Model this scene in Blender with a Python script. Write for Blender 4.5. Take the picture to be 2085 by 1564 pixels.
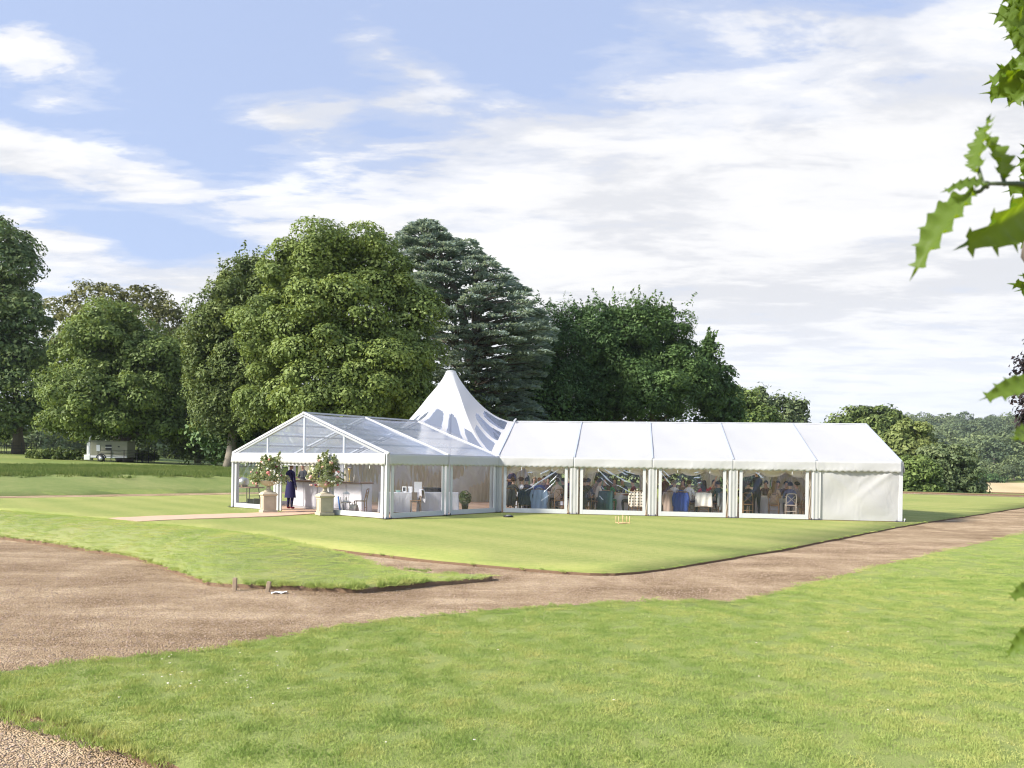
import bpy, bmesh, math, random
import numpy as np
from mathutils import Vector, Matrix
from mathutils.geometry import delaunay_2d_cdt

for o in list(bpy.data.objects):
    bpy.data.objects.remove(o, do_unlink=True)
SC = bpy.context.scene
COL = SC.collection
random.seed(7)
RNG = np.random.default_rng(7)
PI = math.pi

# ------------------------------------------------------------------ camera
FPX, HY, ROLL, CH = 1645.0, 947.4, 0.015, 1.869      # measured on the 2085 px wide photograph
cam = bpy.data.cameras.new('camera')
cam.sensor_width = 36.0
cam.lens = FPX / 2085 * 36.0
cam.shift_y = (HY - 782) / 2085
cam.clip_start = 0.05
cam.clip_end = 6000
cam.dof.use_dof = True
cam.dof.focus_distance = 28.0
cam.dof.aperture_fstop = 20.0
camo = bpy.data.objects.new('camera', cam)
COL.objects.link(camo)
camo.matrix_world = Matrix.Translation((0, 0, CH)) @ Matrix.Rotation(PI / 2, 4, 'X') @ Matrix.Rotation(ROLL, 4, 'Z')
SC.camera = camo

# ------------------------------------------------------------------ sun and sky
SUN_AZ = Vector((-0.92, -0.39)).normalized()         # horizontal direction towards the sun
SUN_EL = math.radians(33)
SUN = Vector((SUN_AZ.x * math.cos(SUN_EL), SUN_AZ.y * math.cos(SUN_EL), math.sin(SUN_EL)))
sl = bpy.data.lights.new('sun', 'SUN')
sl.energy = 2.2
sl.angle = math.radians(9.0)
sl.color = (1.0, 0.93, 0.82)
so = bpy.data.objects.new('sun', sl)
so.rotation_euler = (-SUN).to_track_quat('-Z', 'Y').to_euler()
COL.objects.link(so)

SC.view_settings.view_transform = 'Standard'
SC.view_settings.look = 'None'
SC.view_settings.exposure = 1.94
SC.view_settings.gamma = 1.0
SC.view_settings.use_curve_mapping = False

class NT:
    """tiny helper to write node trees in code"""
    def __init__(s, tree):
        s.t = tree
        s.n = tree.nodes
        s.l = tree.links
    def new(s, typ, **kw):
        nd = s.n.new(typ)
        for k, v in kw.items():
            setattr(nd, k, v)
        return nd
    def put(s, sock, v):
        if isinstance(v, bpy.types.NodeSocket):
            s.l.new(v, sock)
        elif v is not None:
            if sock.type in ('RGBA',) and not isinstance(v, (int, float)) and len(v) == 3:
                v = (*v, 1)
            sock.default_value = v
    def math(s, op, a, b=None, c=None, clamp=False):
        nd = s.new('ShaderNodeMath', operation=op, use_clamp=clamp)
        s.put(nd.inputs[0], a)
        s.put(nd.inputs[1], b)
        s.put(nd.inputs[2], c)
        return nd.outputs[0]
    def vmath(s, op, a, b=None):
        nd = s.new('ShaderNodeVectorMath', operation=op)
        s.put(nd.inputs[0], a)
        s.put(nd.inputs[1], b)
        return nd.outputs[0]
    def mix(s, f, a, b, mode='MIX'):
        nd = s.new('ShaderNodeMix', data_type='RGBA', blend_type=mode)
        s.put(nd.inputs[0], f)
        s.put(nd.inputs[6], a)
        s.put(nd.inputs[7], b)
        return nd.outputs[2]
    def noise(s, vec, scale, detail=4, rough=0.55, dist=0.0, col=False):
        nd = s.new('ShaderNodeTexNoise')
        s.put(nd.inputs['Vector'], vec)
        nd.inputs['Scale'].default_value = scale
        nd.inputs['Detail'].default_value = detail
        nd.inputs['Roughness'].default_value = rough
        nd.inputs['Distortion'].default_value = dist
        return nd.outputs['Color' if col else 'Fac']
    def ramp(s, f, stops, interp='LINEAR'):
        nd = s.new('ShaderNodeValToRGB')
        cr = nd.color_ramp
        cr.interpolation = interp
        while len(cr.elements) > 1:
            cr.elements.remove(cr.elements[-1])
        for i, (p, c) in enumerate(stops):
            e = cr.elements[0] if i == 0 else cr.elements.new(p)
            e.position = p
            e.color = (c, c, c, 1) if isinstance(c, (int, float)) else (*c, 1)
        s.put(nd.inputs[0], f)
        return nd.outputs[0]
    def mapping(s, vec, scale=(1, 1, 1), rot=(0, 0, 0), loc=(0, 0, 0)):
        nd = s.new('ShaderNodeMapping')
        s.put(nd.inputs['Vector'], vec)
        nd.inputs['Location'].default_value = loc
        nd.inputs['Rotation'].default_value = rot
        nd.inputs['Scale'].default_value = scale
        return nd.outputs[0]
    def bump(s, h, strength=0.5, dist=0.02):
        nd = s.new('ShaderNodeBump')
        nd.inputs['Strength'].default_value = strength
        nd.inputs['Distance'].default_value = dist
        s.put(nd.inputs['Height'], h)
        return nd.outputs[0]

world = bpy.data.worlds.new('World')
SC.world = world
world.use_nodes = True
W = NT(world.node_tree)
W.n.clear()
sky = W.new('ShaderNodeTexSky', sky_type='NISHITA')
sky.sun_disc = False
sky.sun_elevation = SUN_EL
sky.sun_rotation = math.atan2(SUN_AZ.x, SUN_AZ.y)
sky.altitude = 50
sky.air_density = 1.0
sky.dust_density = 0.6
sky.ozone_density = 1.6
tc = W.new('ShaderNodeTexCoord')
sep = W.new('ShaderNodeSeparateXYZ')
W.put(sep.inputs[0], tc.outputs['Generated'])
zz = W.math('ADD', W.math('MAXIMUM', sep.outputs[2], 0.0), 0.09)
cu = W.math('DIVIDE', sep.outputs[0], zz)            # cloud layer coordinates (flat sheet overhead)
cv = W.math('DIVIDE', sep.outputs[1], zz)
cmb = W.new('ShaderNodeCombineXYZ')
W.put(cmb.inputs[0], cu)
W.put(cmb.inputs[1], cv)
flat = cmb.outputs[0]
stre = W.mapping(flat, scale=(0.75, 1.55, 1), rot=(0, 0, math.radians(36)))
n1 = W.noise(stre, 0.85, 11, 0.63, 0.3)
n2 = W.noise(W.mapping(flat, scale=(0.8, 1.7, 1), rot=(0, 0, math.radians(33)), loc=(7.3, 2.1, 0)), 3.1, 8, 0.62, 0.2)
n3 = W.noise(W.mapping(flat, loc=(3.1, 9.4, 0)), 1.15, 7, 0.55, 0.4)
# the bank: everything beyond a slanted front is covered, broken up by the noise
L = W.math('ADD', cv, W.math('MULTIPLY', cu, 0.62))
bank = W.math('MULTIPLY', W.math('SUBTRACT', L, 1.45), 0.95)
behind = W.math('MULTIPLY', W.math('LESS_THAN', cv, 0.4), 0.35)  # unseen cloud behind the camera, added to lift the fill light
bank = W.math('MINIMUM', W.math('MAXIMUM', bank, W.math('ADD', behind, -0.55)), 0.98)
dens = W.math('ADD', W.math('ADD', bank, W.math('MULTIPLY', W.math('SUBTRACT', n1, 0.5), 2.1)),
              W.math('MULTIPLY', W.math('SUBTRACT', n2, 0.5), 1.9))
# two cumulus patches on the left
def patch(px, py, r, amp):
    x, y = (px - 1042.5) / FPX, (HY - py) / FPX
    l = math.sqrt(1 + x * x + y * y)
    z = y / l + 0.09
    c = (x / l / z, 1 / l / z, 0)
    dd = W.vmath('DISTANCE', flat, c)
    nd = dd.node.outputs['Value']
    g = W.math('SUBTRACT', 1.0, W.math('DIVIDE', nd, r), clamp=True)
    return W.math('MULTIPLY', g, W.math('MULTIPLY', W.math('ADD', W.math('MULTIPLY', n2, 2.2), -0.1), amp))
for a in ((50, 110, 0.30, 1.15), (-20, 320, 0.22, 1.2), (250, 370, 0.24, 0.9), (60, 500, 0.3, 1.0), (560, 240, 0.22, 0.9), (700, 130, 0.25, 0.55)):
    dens = W.math('ADD', dens, patch(*a))
for a in ((330, 500, 0.42, -0.95), (420, 120, 0.4, -0.8), (1050, 60, 0.26, -0.5)):
    dens = W.math('ADD', dens, patch(*a))
cover = W.ramp(dens, [(0.0, 0.0), (0.22, 0.22), (0.5, 0.8), (0.85, 1.0)], 'EASE')
shade = W.math('ADD', W.math('MULTIPLY', n3, 0.6), W.math('MULTIPLY', W.math('SUBTRACT', 1.0, n2), 0.5))
ccol = W.ramp(shade, [(0.42, (2.92, 2.91, 2.9)), (0.52, (2.62, 2.62, 2.65)), (0.62, (2.15, 2.19, 2.3))], 'EASE')
veil = W.mix(0.72, W.mix(1.0, sky.outputs[0], (0.45, 0.46, 0.48), 'MULTIPLY'), (1.55, 1.85, 2.62))
# near the horizon the cloud sheet is seen edge on and thickens into pale air
hor = W.ramp(sep.outputs[2], [(0.0, 1.0), (0.05, 0.75), (0.22, 0.0)], 'EASE')
skyc = W.mix(cover, veil, ccol)
skyc = W.mix(W.math('MULTIPLY', hor, 0.75), skyc, (2.75, 2.92, 3.25))
bg = W.new('ShaderNodeBackground')
bg.inputs['Strength'].default_value = 0.1
W.put(bg.inputs['Color'], skyc)
wo = W.new('ShaderNodeOutputWorld')
W.l.new(bg.outputs[0], wo.inputs[0])

SC.render.engine = 'CYCLES'
cy = SC.cycles
cy.use_denoising = True
cy.filter_width = 1.15
cy.max_bounces = 8
cy.diffuse_bounces = 3
cy.glossy_bounces = 3
cy.transmission_bounces = 4
cy.transparent_max_bounces = 32
cy.caustics_reflective = False
cy.caustics_refractive = False
cy.sample_clamp_indirect = 6.0

# ------------------------------------------------------------------ helpers: placing
def un(px, py, z=0.0, d=None):
    """point of the photograph -> world point on the level z, or at the distance d"""
    u, v = px - 1042.5, py - HY
    c, s = math.cos(ROLL), math.sin(ROLL)
    U, V = c * u + s * v, -s * u + c * v
    if d is None:
        d = (CH - z) * FPX / V
    return Vector((U / FPX * d, d, CH - V / FPX * d))

def tag(o, label=None, cat=None, group=None, kind=None):
    if label: o['label'] = label
    if cat: o['category'] = cat
    if group: o['group'] = group
    if kind: o['kind'] = kind
    return o

def thing(name, label, cat, loc=(0, 0, 0), rz=0.0, group=None):
    o = bpy.data.objects.new(name, None)
    o.empty_display_size = 0.2
    COL.objects.link(o)
    o.location = loc
    o.rotation_euler = (0, 0, rz)
    return tag(o, label, cat, group)

def link(name, me, parent=None, loc=(0, 0, 0), rot=(0, 0, 0)):
    o = bpy.data.objects.new(name, me)
    COL.objects.link(o)
    o.location = loc
    o.rotation_euler = rot
    if parent is not None:
        o.parent = parent
    return o

def copy_tree(o, parent=None):
    c = o.copy()
    COL.objects.link(c)
    c.parent = parent
    for ch in [x for x in bpy.data.objects if x.parent == o]:
        copy_tree(ch, c)
    return c

class MB:
    """collects shapes, then links them as one mesh object"""
    def __init__(s):
        s.v = []; s.f = []; s.m = []; s.mi = 0
    def add(s, vs, fs):
        b = len(s.v)
        s.v.extend([tuple(v) for v in vs])
        for f in fs:
            s.f.append(tuple(b + i for i in f)); s.m.append(s.mi)
        return s
    def box(s, c, size, rot=None, bev=0.0):
        x, y, z = size[0] / 2, size[1] / 2, size[2] / 2
        if bev > 0:
            b = min(bev, x * .9, y * .9, z * .9)
            vs = []
            for sz in (-1, 1):
                for (ix, iy, iz) in ((x - b, y - b, z), (x, y - b, z - b)):
                    pass
            pts = []
            for sx in (-1, 1):
                for sy in (-1, 1):
                    for sz in (-1, 1):
                        pts += [(sx * (x - b), sy * (y - b), sz * z), (sx * (x - b), sy * y, sz * (z - b)), (sx * x, sy * (y - b), sz * (z - b))]
            bm = bmesh.new()
            for p in pts: bm.verts.new(p)
            bmesh.ops.convex_hull(bm, input=bm.verts)
            bm.verts.index_update()
            vs = [v.co.copy() for v in bm.verts]
            fs = [[v.index for v in f.verts] for f in bm.faces]
            bm.free()
        else:
            vs = [Vector((sx * x, sy * y, sz * z)) for sz in (-1, 1) for sy in (-1, 1) for sx in (-1, 1)]
            fs = [(0, 2, 3, 1), (4, 5, 7, 6), (0, 1, 5, 4), (2, 6, 7, 3), (0, 4, 6, 2), (1, 3, 7, 5)]
        if rot is not None:
            vs = [rot @ Vector(v) for v in vs]
        return s.add([Vector(v) + Vector(c) for v in vs], fs)
    def bar(s, a, b, w, h=None, up=(0, 0, 1)):
        a, b = Vector(a), Vector(b)
        h = h or w
        d = (b - a)
        ln = d.length
        d.normalize()
        u = Vector(up)
        sd = d.cross(u)
        if sd.length < 1e-4:
            sd = d.cross(Vector((0, 1, 0)))
        sd.normalize()
        u = sd.cross(d)
        R = Matrix((sd, d, u)).transposed()
        return s.box((a + b) / 2, (w, ln, h), R)
    def tube(s, path, rad, n=8, cap=True):
        path = [Vector(p) for p in path]
        if not isinstance(rad, (list, tuple)): rad = [rad] * len(path)
        vs, fs = [], []
        ref = None
        for i, p in enumerate(path):
            d = (path[min(i + 1, len(path) - 1)] - path[max(i - 1, 0)]).normalized()
            if ref is None:
                ref = d.orthogonal().normalized()
            ref = (ref - d * ref.dot(d)).normalized()
            b = d.cross(ref)
            for k in range(n):
                a = 2 * PI * k / n
                vs.append(p + (ref * math.cos(a) + b * math.sin(a)) * rad[i])
        for i in range(len(path) - 1):
            for k in range(n):
                fs.append((i * n + k, i * n + (k + 1) % n, (i + 1) * n + (k + 1) % n, (i + 1) * n + k))
        if cap:
            fs.append(tuple(reversed(range(n))))
            fs.append(tuple((len(path) - 1) * n + k for k in range(n)))
        return s.add(vs, fs)
    def lathe(s, prof, n=20, c=(0, 0, 0)):
        vs, fs = [], []
        for (r, z) in prof:
            for k in range(n):
                a = 2 * PI * k / n
                vs.append((c[0] + r * math.cos(a), c[1] + r * math.sin(a), c[2] + z))
        for i in range(len(prof) - 1):
            for k in range(n):
                fs.append((i * n + k, i * n + (k + 1) % n, (i + 1) * n + (k + 1) % n, (i + 1) * n + k))
        fs.append(tuple(reversed(range(n))))
        fs.append(tuple((len(prof) - 1) * n + k for k in range(n)))
        return s.add(vs, fs)
    def grid(s, fn, nu, nv):
        vs = [fn(i / nu, j / nv) for j in range(nv + 1) for i in range(nu + 1)]
        fs = [(j * (nu + 1) + i, j * (nu + 1) + i + 1, (j + 1) * (nu + 1) + i + 1, (j + 1) * (nu + 1) + i) for j in range(nv) for i in range(nu)]
        return s.add(vs, fs)
    def ico(s, c, r, sub=1, sc=(1, 1, 1), jit=0.0):
        bm = bmesh.new()
        bmesh.ops.create_icosphere(bm, subdivisions=sub, radius=r)
        bm.verts.index_update()
        vs = [Vector((v.co.x * sc[0], v.co.y * sc[1], v.co.z * sc[2])) * (1 + random.uniform(-jit, jit)) + Vector(c) for v in bm.verts]
        fs = [[v.index for v in f.verts] for f in bm.faces]
        bm.free()
        return s.add(vs, fs)
    def mesh(s, name, mats, smooth=False, off=None):
        me = bpy.data.meshes.new(name)
        vs = s.v if off is None else [(v[0] - off[0], v[1] - off[1], v[2] - off[2]) for v in s.v]
        me.from_pydata(vs, [], s.f)
        for m in (mats if isinstance(mats, (list, tuple)) else [mats]):
            me.materials.append(m)
        if max(s.m, default=0) > 0:
            me.polygons.foreach_set('material_index', s.m)
        if smooth:
            me.polygons.foreach_set('use_smooth', [True] * len(me.polygons))
        me.update()
        return me
    def build(s, name, mats, parent=None, smooth=False, off=None, loc=(0, 0, 0), rot=(0, 0, 0)):
        return link(name, s.mesh(name, mats, smooth, off), parent, loc, rot)

def np_mesh(name, verts, faces, mats, tint=None, smooth=False, mi=None):
    """verts (N,3), faces (M,k) numpy -> mesh; tint: per-vertex grey stored as the colour attribute 'tint'"""
    me = bpy.data.meshes.new(name)
    n, (m, k) = len(verts), faces.shape
    me.vertices.add(n)
    me.vertices.foreach_set('co', np.ascontiguousarray(verts, dtype=np.float32).ravel())
    me.loops.add(m * k)
    me.loops.foreach_set('vertex_index', np.ascontiguousarray(faces, dtype=np.int32).ravel())
    me.polygons.add(m)
    me.polygons.foreach_set('loop_start', np.arange(0, m * k, k, dtype=np.int32))
    me.polygons.foreach_set('loop_total', np.full(m, k, dtype=np.int32))
    for mm in (mats if isinstance(mats, (list, tuple)) else [mats]):
        me.materials.append(mm)
    if mi is not None:
        me.polygons.foreach_set('material_index', np.ascontiguousarray(mi, dtype=np.int32))
    if smooth:
        me.polygons.foreach_set('use_smooth', np.ones(m, dtype=bool))
    me.update(calc_edges=True)
    if tint is not None:
        at = me.attributes.new('tint', 'FLOAT', 'POINT')
        at.data.foreach_set('value', np.ascontiguousarray(tint, dtype=np.float32))
    return me

# ------------------------------------------------------------------ helpers: materials
def base_mat(name):
    m = bpy.data.materials.new(name)
    m.use_nodes = True
    t = NT(m.node_tree)
    return m, t, t.n['Principled BSDF'], t.n['Material Output']

def plain(name, col, rough=0.6, var=0.12, scale=6.0, metal=0.0, bump=0.0, bscale=60.0, spec=0.3, trans=0.0):
    m, t, b, out = base_mat(name)
    g = t.new('ShaderNodeTexCoord').outputs['Object']
    n = t.noise(g, scale, 5, 0.6)
    c = t.mix(n, tuple(max(0, x * (1 - var)) for x in col), tuple(min(1, x * (1 + var)) for x in col))
    t.put(b.inputs['Base Color'], c)
    b.inputs['Roughness'].default_value = rough
    b.inputs['Metallic'].default_value = metal
    b.inputs['Specular IOR Level'].default_value = spec
    if bump > 0:
        t.put(b.inputs['Normal'], t.bump(t.noise(g, bscale, 4), bump, 0.01))
    if trans > 0:
        tr = t.new('ShaderNodeBsdfTranslucent')
        t.put(tr.inputs[0], c)
        mx = t.new('ShaderNodeMixShader')
        mx.inputs[0].default_value = trans
        t.l.new(b.outputs[0], mx.inputs[1]); t.l.new(tr.outputs[0], mx.inputs[2])
        t.l.new(mx.outputs[0], out.inputs[0])
    return m

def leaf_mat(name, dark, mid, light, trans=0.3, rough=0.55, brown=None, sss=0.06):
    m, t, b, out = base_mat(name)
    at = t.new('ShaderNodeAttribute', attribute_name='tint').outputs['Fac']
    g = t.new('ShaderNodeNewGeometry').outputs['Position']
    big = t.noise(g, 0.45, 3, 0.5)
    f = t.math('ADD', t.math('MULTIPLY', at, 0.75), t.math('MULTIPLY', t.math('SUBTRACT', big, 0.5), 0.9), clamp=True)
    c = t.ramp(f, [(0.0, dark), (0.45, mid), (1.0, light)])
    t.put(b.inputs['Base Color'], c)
    b.inputs['Roughness'].default_value = rough
    b.inputs['Specular IOR Level'].default_value = 0.22
    tr = t.new('ShaderNodeBsdfTranslucent')
    t.put(tr.inputs[0], t.mix(1.0, c, (1.2, 1.1, 0.7), 'MULTIPLY'))
    mx = t.new('ShaderNodeMixShader')
    mx.inputs[0].default_value = trans
    t.l.new(b.outputs[0], mx.inputs[1]); t.l.new(tr.outputs[0], mx.inputs[2])
    t.l.new(mx.outputs[0], out.inputs[0])
    return m

def grass_mat(name, c_dry, c_mid, c_lush, stripe=None, fine=40.0, bump=0.6, patch=0.35, inst=False, mid=2.2, wm=0.65):
    m, t, b, out = base_mat(name)
    g = t.new('ShaderNodeNewGeometry').outputs['Position']
    n1 = t.noise(g, patch, 4, 0.6, 0.3)
    n2 = t.noise(g, mid, 5, 0.65)
    n3 = t.noise(g, fine, 3, 0.7)
    f = t.math('ADD', t.math('MULTIPLY', n1, 0.95), t.math('MULTIPLY', n2, wm))
    f = t.math('ADD', f, t.math('MULTIPLY', n3, 0.55 if not inst else 0.1))
    f = t.math('SUBTRACT', f, (0.255 if not inst else 0.03) + wm / 2)
    if inst:
        oi = t.new('ShaderNodeObjectInfo').outputs['Random']
        f = t.math('ADD', f, t.math('MULTIPLY', t.math('SUBTRACT', oi, 0.5), 0.3))
    if stripe:
        wv = t.new('ShaderNodeTexWave', bands_direction='X')
        t.put(wv.inputs['Vector'], t.mapping(g, rot=(0, 0, stripe[1])))
        wv.inputs['Scale'].default_value = stripe[0]
        wv.inputs['Distortion'].default_value = 1.2
        wv.inputs['Detail'].default_value = 2
        f = t.math('ADD', f, t.math('MULTIPLY', t.math('SUBTRACT', wv.outputs['Fac'], 0.5), stripe[2]))
    c = t.ramp(f, [(0.12, c_lush), (0.5, c_mid), (0.88, c_dry)])
    t.put(b.inputs['Base Color'], c)
    b.inputs['Roughness'].default_value = 0.8
    b.inputs['Specular IOR Level'].default_value = 0.12
    if not inst:
        h = t.math('ADD', n3, t.math('MULTIPLY', n2, 0.8))
        t.put(b.inputs['Normal'], t.bump(h, bump, 0.05))
    else:
        tr = t.new('ShaderNodeBsdfTranslucent')
        t.put(tr.inputs[0], c)
        mx = t.new('ShaderNodeMixShader')
        mx.inputs[0].default_value = 0.45
        t.l.new(b.outputs[0], mx.inputs[1]); t.l.new(tr.outputs[0], mx.inputs[2])
        t.l.new(mx.outputs[0], out.inputs[0])
    return m

def gravel_mat(name, dark, mid, light, fine=70.0):
    m, t, b, out = base_mat(name)
    g = t.new('ShaderNodeNewGeometry').outputs['Position']
    vo = t.new('ShaderNodeTexVoronoi')
    t.put(vo.inputs['Vector'], g)
    vo.inputs['Scale'].default_value = fine
    vo2 = t.new('ShaderNodeTexVoronoi')
    t.put(vo2.inputs['Vector'], g)
    vo2.inputs['Scale'].default_value = fine * 0.32
    n1 = t.noise(g, 0.6, 5, 0.65, 0.4)
    n2 = t.noise(g, 5.0, 5, 0.7)
    n4 = t.noise(t.mapping(g, scale=(0.12, 1.1, 1), rot=(0, 0, math.radians(33))), 1.0, 4, 0.6)
    rnd = t.math('MULTIPLY', t.new('ShaderNodeSeparateColor').outputs[0], 1.0)
    t.l.new(vo.outputs['Color'], rnd.node.inputs[0].links[0].from_node.inputs[0])
    f = t.math('ADD', t.math('MULTIPLY', n1, 1.5), t.math('MULTIPLY', n2, 0.6))
    f = t.math('ADD', f, t.math('MULTIPLY', rnd, 0.5))
    f = t.math('SUBTRACT', t.math('ADD', f, t.math('MULTIPLY', n4, 1.1)), 1.37)
    c = t.ramp(f, [(0.1, dark), (0.5, mid), (0.9, light)])
    t.put(b.inputs['Base Color'], c)
    b.inputs['Roughness'].default_value = 0.9
    b.inputs['Specular IOR Level'].default_value = 0.15
    h = t.math('ADD', t.math('MULTIPLY', vo.outputs['Distance'], -1.0), t.math('MULTIPLY', vo2.outputs['Distance'], -0.8))
    h = t.math('ADD', h, t.math('MULTIPLY', n2, 0.9))
    t.put(b.inputs['Normal'], t.bump(h, 0.9, 0.03))
    return m

def pvc_clear(name, milk=0.05, ior=1.7, rough=0.06, tintc=(0.985, 0.99, 1.0)):
    m, t, b, out = base_mat(name)
    t.n.remove(b)
    g = t.new('ShaderNodeTexCoord').outputs['Object']
    bm_ = t.bump(t.noise(g, 1.6, 2, 0.4, 0.3), 0.12, 0.05)
    tp = t.new('ShaderNodeBsdfTransparent'); tp.inputs[0].default_value = (*tintc, 1)
    df = t.new('ShaderNodeBsdfDiffuse'); df.inputs[0].default_value = (0.58, 0.70, 0.97, 1)  # film's milkiness, with the blue of reflected sky painted into it
    tl = t.new('ShaderNodeBsdfTranslucent'); tl.inputs[0].default_value = (0.8, 0.84, 0.92, 1)
    hz = t.new('ShaderNodeMixShader'); hz.inputs[0].default_value = 0.5
    t.l.new(df.outputs[0], hz.inputs[1]); t.l.new(tl.outputs[0], hz.inputs[2])
    gl = t.new('ShaderNodeBsdfGlossy'); gl.inputs['Roughness'].default_value = rough
    t.l.new(bm_, gl.inputs['Normal'])
    m1 = t.new('ShaderNodeMixShader'); m1.inputs[0].default_value = milk
    t.l.new(tp.outputs[0], m1.inputs[1]); t.l.new(hz.outputs[0], m1.inputs[2])
    fr = t.new('ShaderNodeFresnel')
    bf = t.new('ShaderNodeNewGeometry').outputs['Backfacing']
    t.put(fr.inputs[0], t.math('ADD', ior, t.math('MULTIPLY', bf, 1 / ior - ior)))   # same film from either side
    t.l.new(bm_, fr.inputs['Normal'])
    m2 = t.new('ShaderNodeMixShader')
    t.l.new(fr.outputs[0], m2.inputs[0])
    t.l.new(m1.outputs[0], m2.inputs[1]); t.l.new(gl.outputs[0], m2.inputs[2])
    t.l.new(m2.outputs[0], out.inputs[0])
    return m

M = {}
M['lawn'] = grass_mat('mown_lawn', (0.42, 0.40, 0.145), (0.315, 0.345, 0.105), (0.21, 0.275, 0.07), stripe=(0.16, math.radians(-41), 0.18), fine=30.0, patch=0.16, mid=6.0, wm=0.95)
M['near_lawn'] = grass_mat('near_lawn_soil', (0.42, 0.43, 0.16), (0.32, 0.385, 0.12), (0.22, 0.30, 0.08), fine=60.0, bump=0.9, patch=0.5)
M['blade'] = grass_mat('grass_blade', (0.66, 0.64, 0.26), (0.48, 0.57, 0.185), (0.28, 0.41, 0.105), inst=True, patch=0.42, mid=3.2, wm=1.15, stripe=(0.32, math.radians(-50), 0.14))
M['meadow'] = grass_mat('meadow_grass', (0.33, 0.34, 0.115), (0.21, 0.26, 0.075), (0.13, 0.19, 0.05), fine=14.0, patch=0.09)
M['bank'] = grass_mat('bank_grass', (0.30, 0.31, 0.12), (0.215, 0.26, 0.085), (0.15, 0.21, 0.06), fine=20.0, patch=0.3)
M['mound'] = grass_mat('mound_grass', (0.42, 0.40, 0.185), (0.33, 0.37, 0.14), (0.235, 0.30, 0.105), fine=45.0, bump=0.9, patch=0.7)
M['gravel'] = gravel_mat('path_gravel', (0.225, 0.152, 0.088), (0.42, 0.30, 0.185), (0.68, 0.53, 0.36))
M['soil'] = plain('cut_soil', (0.19, 0.125, 0.08), 0.95, 0.4, 18, bump=1.0, bscale=40)
M['stubble'] = grass_mat('stubble_field', (0.62, 0.50, 0.30), (0.55, 0.43, 0.25), (0.44, 0.36, 0.19), fine=3.0, patch=0.03, stripe=(0.02, 0.5, 0.25))
M['bark'] = plain('tree_bark', (0.13, 0.11, 0.09), 0.9, 0.35, 5, bump=0.8, bscale=14)
M['bark_pale'] = plain('pale_bark', (0.27, 0.24, 0.20), 0.9, 0.25, 4, bump=0.6, bscale=10)
M['coir'] = plain('peach_matting', (0.60, 0.41, 0.29), 0.95, 0.12, 2.5, bump=0.5, bscale=90)
# ================================================================== ground
NL = np.array([-0.72, 0.69]); NL /= np.linalg.norm(NL)      # away from the lawn over its far-left side
NF = np.array([0.56, 0.83]); NF /= np.linalg.norm(NF)       # away from the lawn over its far-right side
PL = np.array([-22.9, 37.3]) * FPX / 1645
PF = np.array([33.8, 72.1])
def ab(x, y):
    return ((np.asarray(x) - PL[0]) * NL[0] + (np.asarray(y) - PL[1]) * NL[1],
            (np.asarray(x) - PF[0]) * NF[0] + (np.asarray(y) - PF[1]) * NF[1])
AB = np.array([NL, NF])
def from_ab(a, b):
    return np.linalg.solve(AB, np.array([a + NL @ PL, b + NF @ PF]))
def sstep(x, lo, hi):
    t = np.clip((np.asarray(x, float) - lo) / (hi - lo), 0, 1)
    return t * t * (3 - 2 * t)

def terrain(x, y, low=True):
    x = np.asarray(x, float); y = np.asarray(y, float)
    a, b = ab(x, y)
    left = np.interp(a, [3.8, 6.0, 8.4, 9.8, 54, 82, 150, 400], [0.03, 0.25, 0.70, 0.86, 1.63, 3.1, 4.0, 5.0])
    left = left + 0.12 * np.sin(x * 0.11 + 1) * np.sin(y * 0.09) * sstep(a, 12, 40)
    right = np.interp(b, [0, 1.5, 4, 70, 240, 330, 480, 950, 2500], [0.0, 0.02, -0.5, -2.1, -3.0, -2.6, 6, 50, 56])
    hillmask = sstep(y, 250, 420)
    right = np.where(right > -3, right + 4.0 * np.sin(x * 0.013) * np.cos(y * 0.009) * sstep(b, 400, 700), right)
    wl = sstep(a, 3.8, 4.6) * (1 - sstep(b, -25, 30))
    wr = sstep(b, -1, 0.5)
    inner = -0.25 if low else 0.0
    z = inner * (1 - wl) + left * wl
    z = z * (1 - wr) + right * wr
    return z

def inpoly(P, poly):
    x, y = P[:, 0], P[:, 1]
    c = np.zeros(len(P), bool)
    n = len(poly)
    j = n - 1
    for i in range(n):
        xi, yi = poly[i]; xj, yj = poly[j]
        with np.errstate(divide='ignore', invalid='ignore'):
            c ^= ((yi > y) != (yj > y)) & (x < (xj - xi) * (y - yi) / (yj - yi + 1e-12) + xi)
        j = i
    return c

def resample(poly, step):
    out = []
    n = len(poly)
    for i in range(n):
        p, q = np.array(poly[i]), np.array(poly[(i + 1) % n])
        k = max(1, int(np.linalg.norm(q - p) / step))
        for j in range(k):
            out.append(p + (q - p) * j / k)
    return out

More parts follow.
